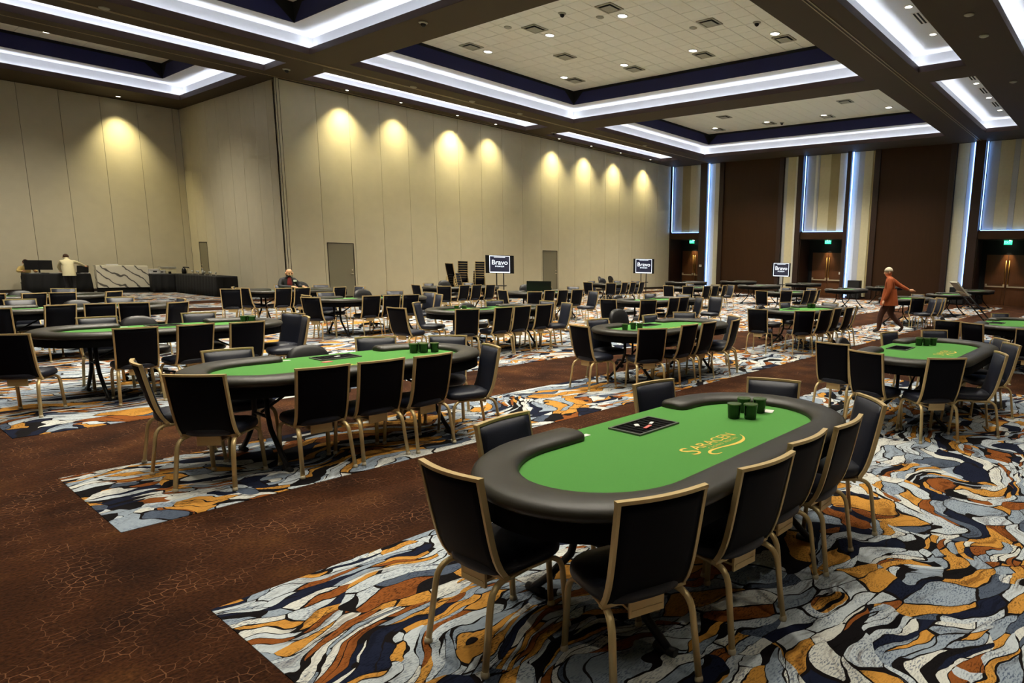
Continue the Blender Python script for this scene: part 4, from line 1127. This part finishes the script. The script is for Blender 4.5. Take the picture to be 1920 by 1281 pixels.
# walking man in a rust jacket
V = [((0,0,.95),.19,.165),((0,.01,1.12),.20,.17),((0,.03,1.38),.225,.165),((0,.05,1.525),.085,.08),((0,.075,1.595),.085,.095),((0,.08,1.675),.095,.112),((0,.07,1.745),.066,.076),
     ((.215,.01,1.455),.095,.095),((.29,-.20,1.31),.068,.068),((.31,-.44,1.19),.046,.046),((.31,-.50,1.17),.030,.030),
     ((-.22,.03,1.445),.095,.095),((-.29,.02,1.15),.072,.072),((-.28,.12,.92),.05,.05),((-.28,.14,.88),.03,.03),
     ((.10,-.01,.86),.125,.125),((.10,-.06,.50),.088,.088),((.10,-.40,.17),.048,.05),((.10,-.30,.045),.042,.035),
     ((-.10,.02,.86),.125,.125),((-.10,.20,.50),.088,.088),((-.10,.22,.10),.058,.058),((-.10,.37,.04),.045,.038)]
E = [(0,1,0),(1,2,0),(2,3,0),(3,4,1),(4,5,1),(5,6,1),(2,7,0),(7,8,0),(8,9,0),(9,10,1),(2,11,0),(11,12,0),(12,13,0),(13,14,1),
     (0,15,2),(15,16,2),(16,17,2),(17,18,3),(0,19,2),(19,20,2),(20,21,2),(21,22,3)]
def ex(mb):
    hand(mb, (.315,-.52,1.165), (.25,-.95,-.05), 1, 1.0, .7); hand(mb, (-.28,.145,.87), (0,.25,-1), 1)
    face(mb, (0,.08,1.645), (-.25,1,-.05), .092, 1, 4)
hem = MB(); hem.rings([[(x,y+.0,z) for x,y in sup(a,b,22,2.4)] for z,a,b in ((.76,.27,.24),(.92,.25,.215),(1.08,.225,.185),(1.2,.21,.17))], cap=False)
hair = MB(); hair.rings([[(x,.075+y,z) for x,y in sup(a,b,16,2)] for z,a,b in ((1.655,.096,.113),(1.70,.093,.108),(1.75,.066,.076),(1.775,.02,.025))])
person('person', (17.62,5.42,.004), 108, 'walking man in rust-orange jacket and brown trousers, pulling a cart', V, E, ['rust','skin','rust2','shoe','blacksteel'], ex, [('jacket_skirt', hem, 'rust'), ('hair', hair, 'hairg')])

# hand truck he pulls
ht = thing('hand_truck', (18.95,3.55,.0), math.radians(-53.7), 'tilted black hand truck with a pale top behind the walking man', 'hand truck')
fr = MB()
for s in (-.2,.2):
    fr.tube([(.62,s,.16),(-.32,s,1.12)], .02, 8)
for k in range(5):
    a = .1+.2*k; fr.tube([(.62-.94*a,-.2,.16+.96*a),(.62-.94*a,.2,.16+.96*a)], .014, 6)
fr.build('frame', M['blacksteel'], ht)
MB().obox((-.45,0,1.25),(.25*.7,0,-.25*.71),(0,.22,0),(.02*.71,0,.02*.7)).build('top_panel', M['grille'], ht)
MB().obox((.70,0,.22),(.11,0,.112),(0,.23,0),(-.006,0,.006)).build('toe_plate', M['blacksteel'], ht)
MB().tube([(-.32,-.2,1.12),(-.46,-.16,1.17),(-.52,0,1.18),(-.46,.16,1.17),(-.32,.2,1.12)], .018, 8).build('handle', M['glide'], ht)
for s in (-.26,.26): MB().tube([(.60,s-.025,.13),(.60,s+.025,.13)], .126, 18).build('wheel', M['blacksteel'], ht)

# seated man in black suit
V = [((0,0,.54),.15,.13),((0,.02,.74),.155,.12),((0,.05,.98),.175,.115),((0,.09,1.12),.06,.06),((0,.12,1.20),.07,.08),((0,.145,1.27),.082,.098),((0,.13,1.335),.055,.066),
     ((.18,.05,1.05),.075,.075),((.27,.12,.86),.058,.058),((.14,.42,.86),.042,.042),((.10,.47,.86),.03,.03),
     ((-.18,.05,1.05),.075,.075),((-.28,.12,.86),.058,.058),((-.2,.42,.86),.042,.042),((-.18,.47,.86),.03,.03),
     ((.10,.05,.52),.095,.095),((.12,.42,.50),.07,.07),((.12,.45,.12),.05,.05),((.12,.58,.045),.042,.036),
     ((-.10,.05,.52),.095,.095),((-.12,.42,.50),.07,.07),((-.12,.45,.12),.05,.05),((-.12,.58,.045),.042,.036)]
def ex(mb):
    hand(mb, (.10,.475,.865), (-.3,1,-.15), 1); hand(mb, (-.18,.475,.865), (.15,1,-.15), 1)
    face(mb, (0,.14,1.235), (.15,1,-.35), .092, 1, 4)
shirt = MB(); shirt.rings([[(x*(.5),.10+y*1.0,z) for x,y in sup(a,b,16,2.2)] for z,a,b in ((.84,.13,.085),(.95,.15,.085),(1.06,.11,.075),(1.12,.07,.06))])
badge = MB(); badge.box(-.17,-.08,.172,.178,.99,1.04)
person('person', (8.15,18.93,.004), -84, 'seated bald man in black suit and dark red shirt at a table', V, E, ['suit','skin','suit','shoe','blacksteel'], ex, [('shirt', shirt, 'redsh'), ('name_badge', badge, 'whitep')])

# man in cream shirt leaning over the desk
V = [((0,-.06,.86),.15,.13),((0,.02,1.02),.165,.125),((0,.12,1.20),.18,.12),((0,.22,1.31),.062,.06),((0,.26,1.37),.07,.08),((0,.30,1.43),.08,.095),((0,.30,1.49),.055,.064),
     ((.18,.12,1.24),.075,.075),((.36,.24,1.16),.056,.056),((.50,.38,1.08),.042,.042),((.53,.42,1.06),.03,.03),
     ((-.18,.12,1.24),.075,.075),((-.25,.26,1.03),.058,.058),((-.18,.48,.88),.042,.042),((-.17,.52,.86),.03,.03),
     ((.095,-.08,.80),.10,.10),((.10,-.05,.46),.072,.072),((.10,-.10,.10),.05,.05),((.10,.04,.045),.042,.035),
     ((-.095,-.08,.80),.10,.10),((-.10,-.02,.46),.072,.072),((-.10,-.08,.10),.05,.05),((-.10,.06,.045),.042,.035)]
def ex(mb):
    hand(mb, (.53,.42,1.06), (.7,.7,-.2), 1); hand(mb, (-.17,.525,.86), (.1,1,-.2), 1); face(mb, (0,.30,1.41), (.1,1,-.45), .09, 1, 4)
hem = MB(); hem.rings([[(x,-.05+y+sh,z) for x,y in sup(a,b,22,2.2)] for z,a,b,sh in ((.70,.20,.165,-.02),(.84,.185,.15,0),(.98,.178,.138,.05),(1.08,.172,.13,.10))], cap=False)
hair = MB(); hair.rings([[(x,.29+y,z) for x,y in sup(a,b,16,2)] for z,a,b in ((1.40,.085,.10),(1.45,.085,.10),(1.50,.06,.07),(1.52,.02,.025))])
person('person', (6.38,33.0,.004), 85, 'man in loose cream shirt leaning over the registration desk', V, E, ['cream','skin','suit','shoe','blacksteel'], ex, [('shirt_tail', hem, 'cream'), ('hair', hair, 'hairb')])

# person behind the desk monitor
V = [((0,0,.54),.15,.13),((0,.04,.72),.15,.12),((0,.12,.92),.17,.115),((0,.18,1.05),.06,.06),((0,.22,1.12),.07,.08),((0,.24,1.18),.082,.095),((0,.23,1.25),.055,.064),
     ((.17,.13,.97),.072,.072),((.25,.22,.82),.056,.056),((.14,.36,.84),.042,.042),((.12,.40,.84),.03,.03),
     ((-.17,.13,.97),.072,.072),((-.27,.22,.82),.056,.056),((-.2,.36,.84),.042,.042),((-.19,.40,.84),.03,.03),
     ((.10,.05,.52),.095,.095),((.12,.30,.50),.07,.07),((.12,.30,.12),.05,.05),((.12,.42,.045),.042,.036),
     ((-.10,.05,.52),.095,.095),((-.12,.30,.50),.07,.07),((-.12,.30,.12),.05,.05),((-.12,.42,.045),.042,.036)]
def ex(mb):
    hand(mb, (.12,.40,.845), (0,1,-.1), 1); hand(mb, (-.19,.40,.845), (0,1,-.1), 1); face(mb, (0,.24,1.16), (.0,1,-.2), .09, 1, 4)
hair = MB(); hair.rings([[(x,.225+y,z) for x,y in sup(a,b,16,2)] for z,a,b in ((1.14,.09,.10),(1.20,.09,.104),(1.26,.06,.07),(1.28,.02,.025))])
person('person', (5.42,34.48,.004), -90, 'person in yellow-tan shirt sitting behind the desk monitor', V, E, ['tan','skin','suit','shoe','blacksteel'], ex, [('hair', hair, 'hairb')])
st = thing('stool', (5.42,34.52,0), 0, 'dark stool behind the registration desk under the tan-shirted person', 'stool')
MB().lathe([(.16,.36),(.18,.38),(.18,.40),(.12,.41)],16).build('seat', M['black'], st)
for k in range(4):
    a = PI/4+k*PI/2; MB().tube([(.1*math.cos(a),.1*math.sin(a),.37),(.17*math.cos(a),.17*math.sin(a),0)], .014, 6).build('leg', M['blacksteel'], st)
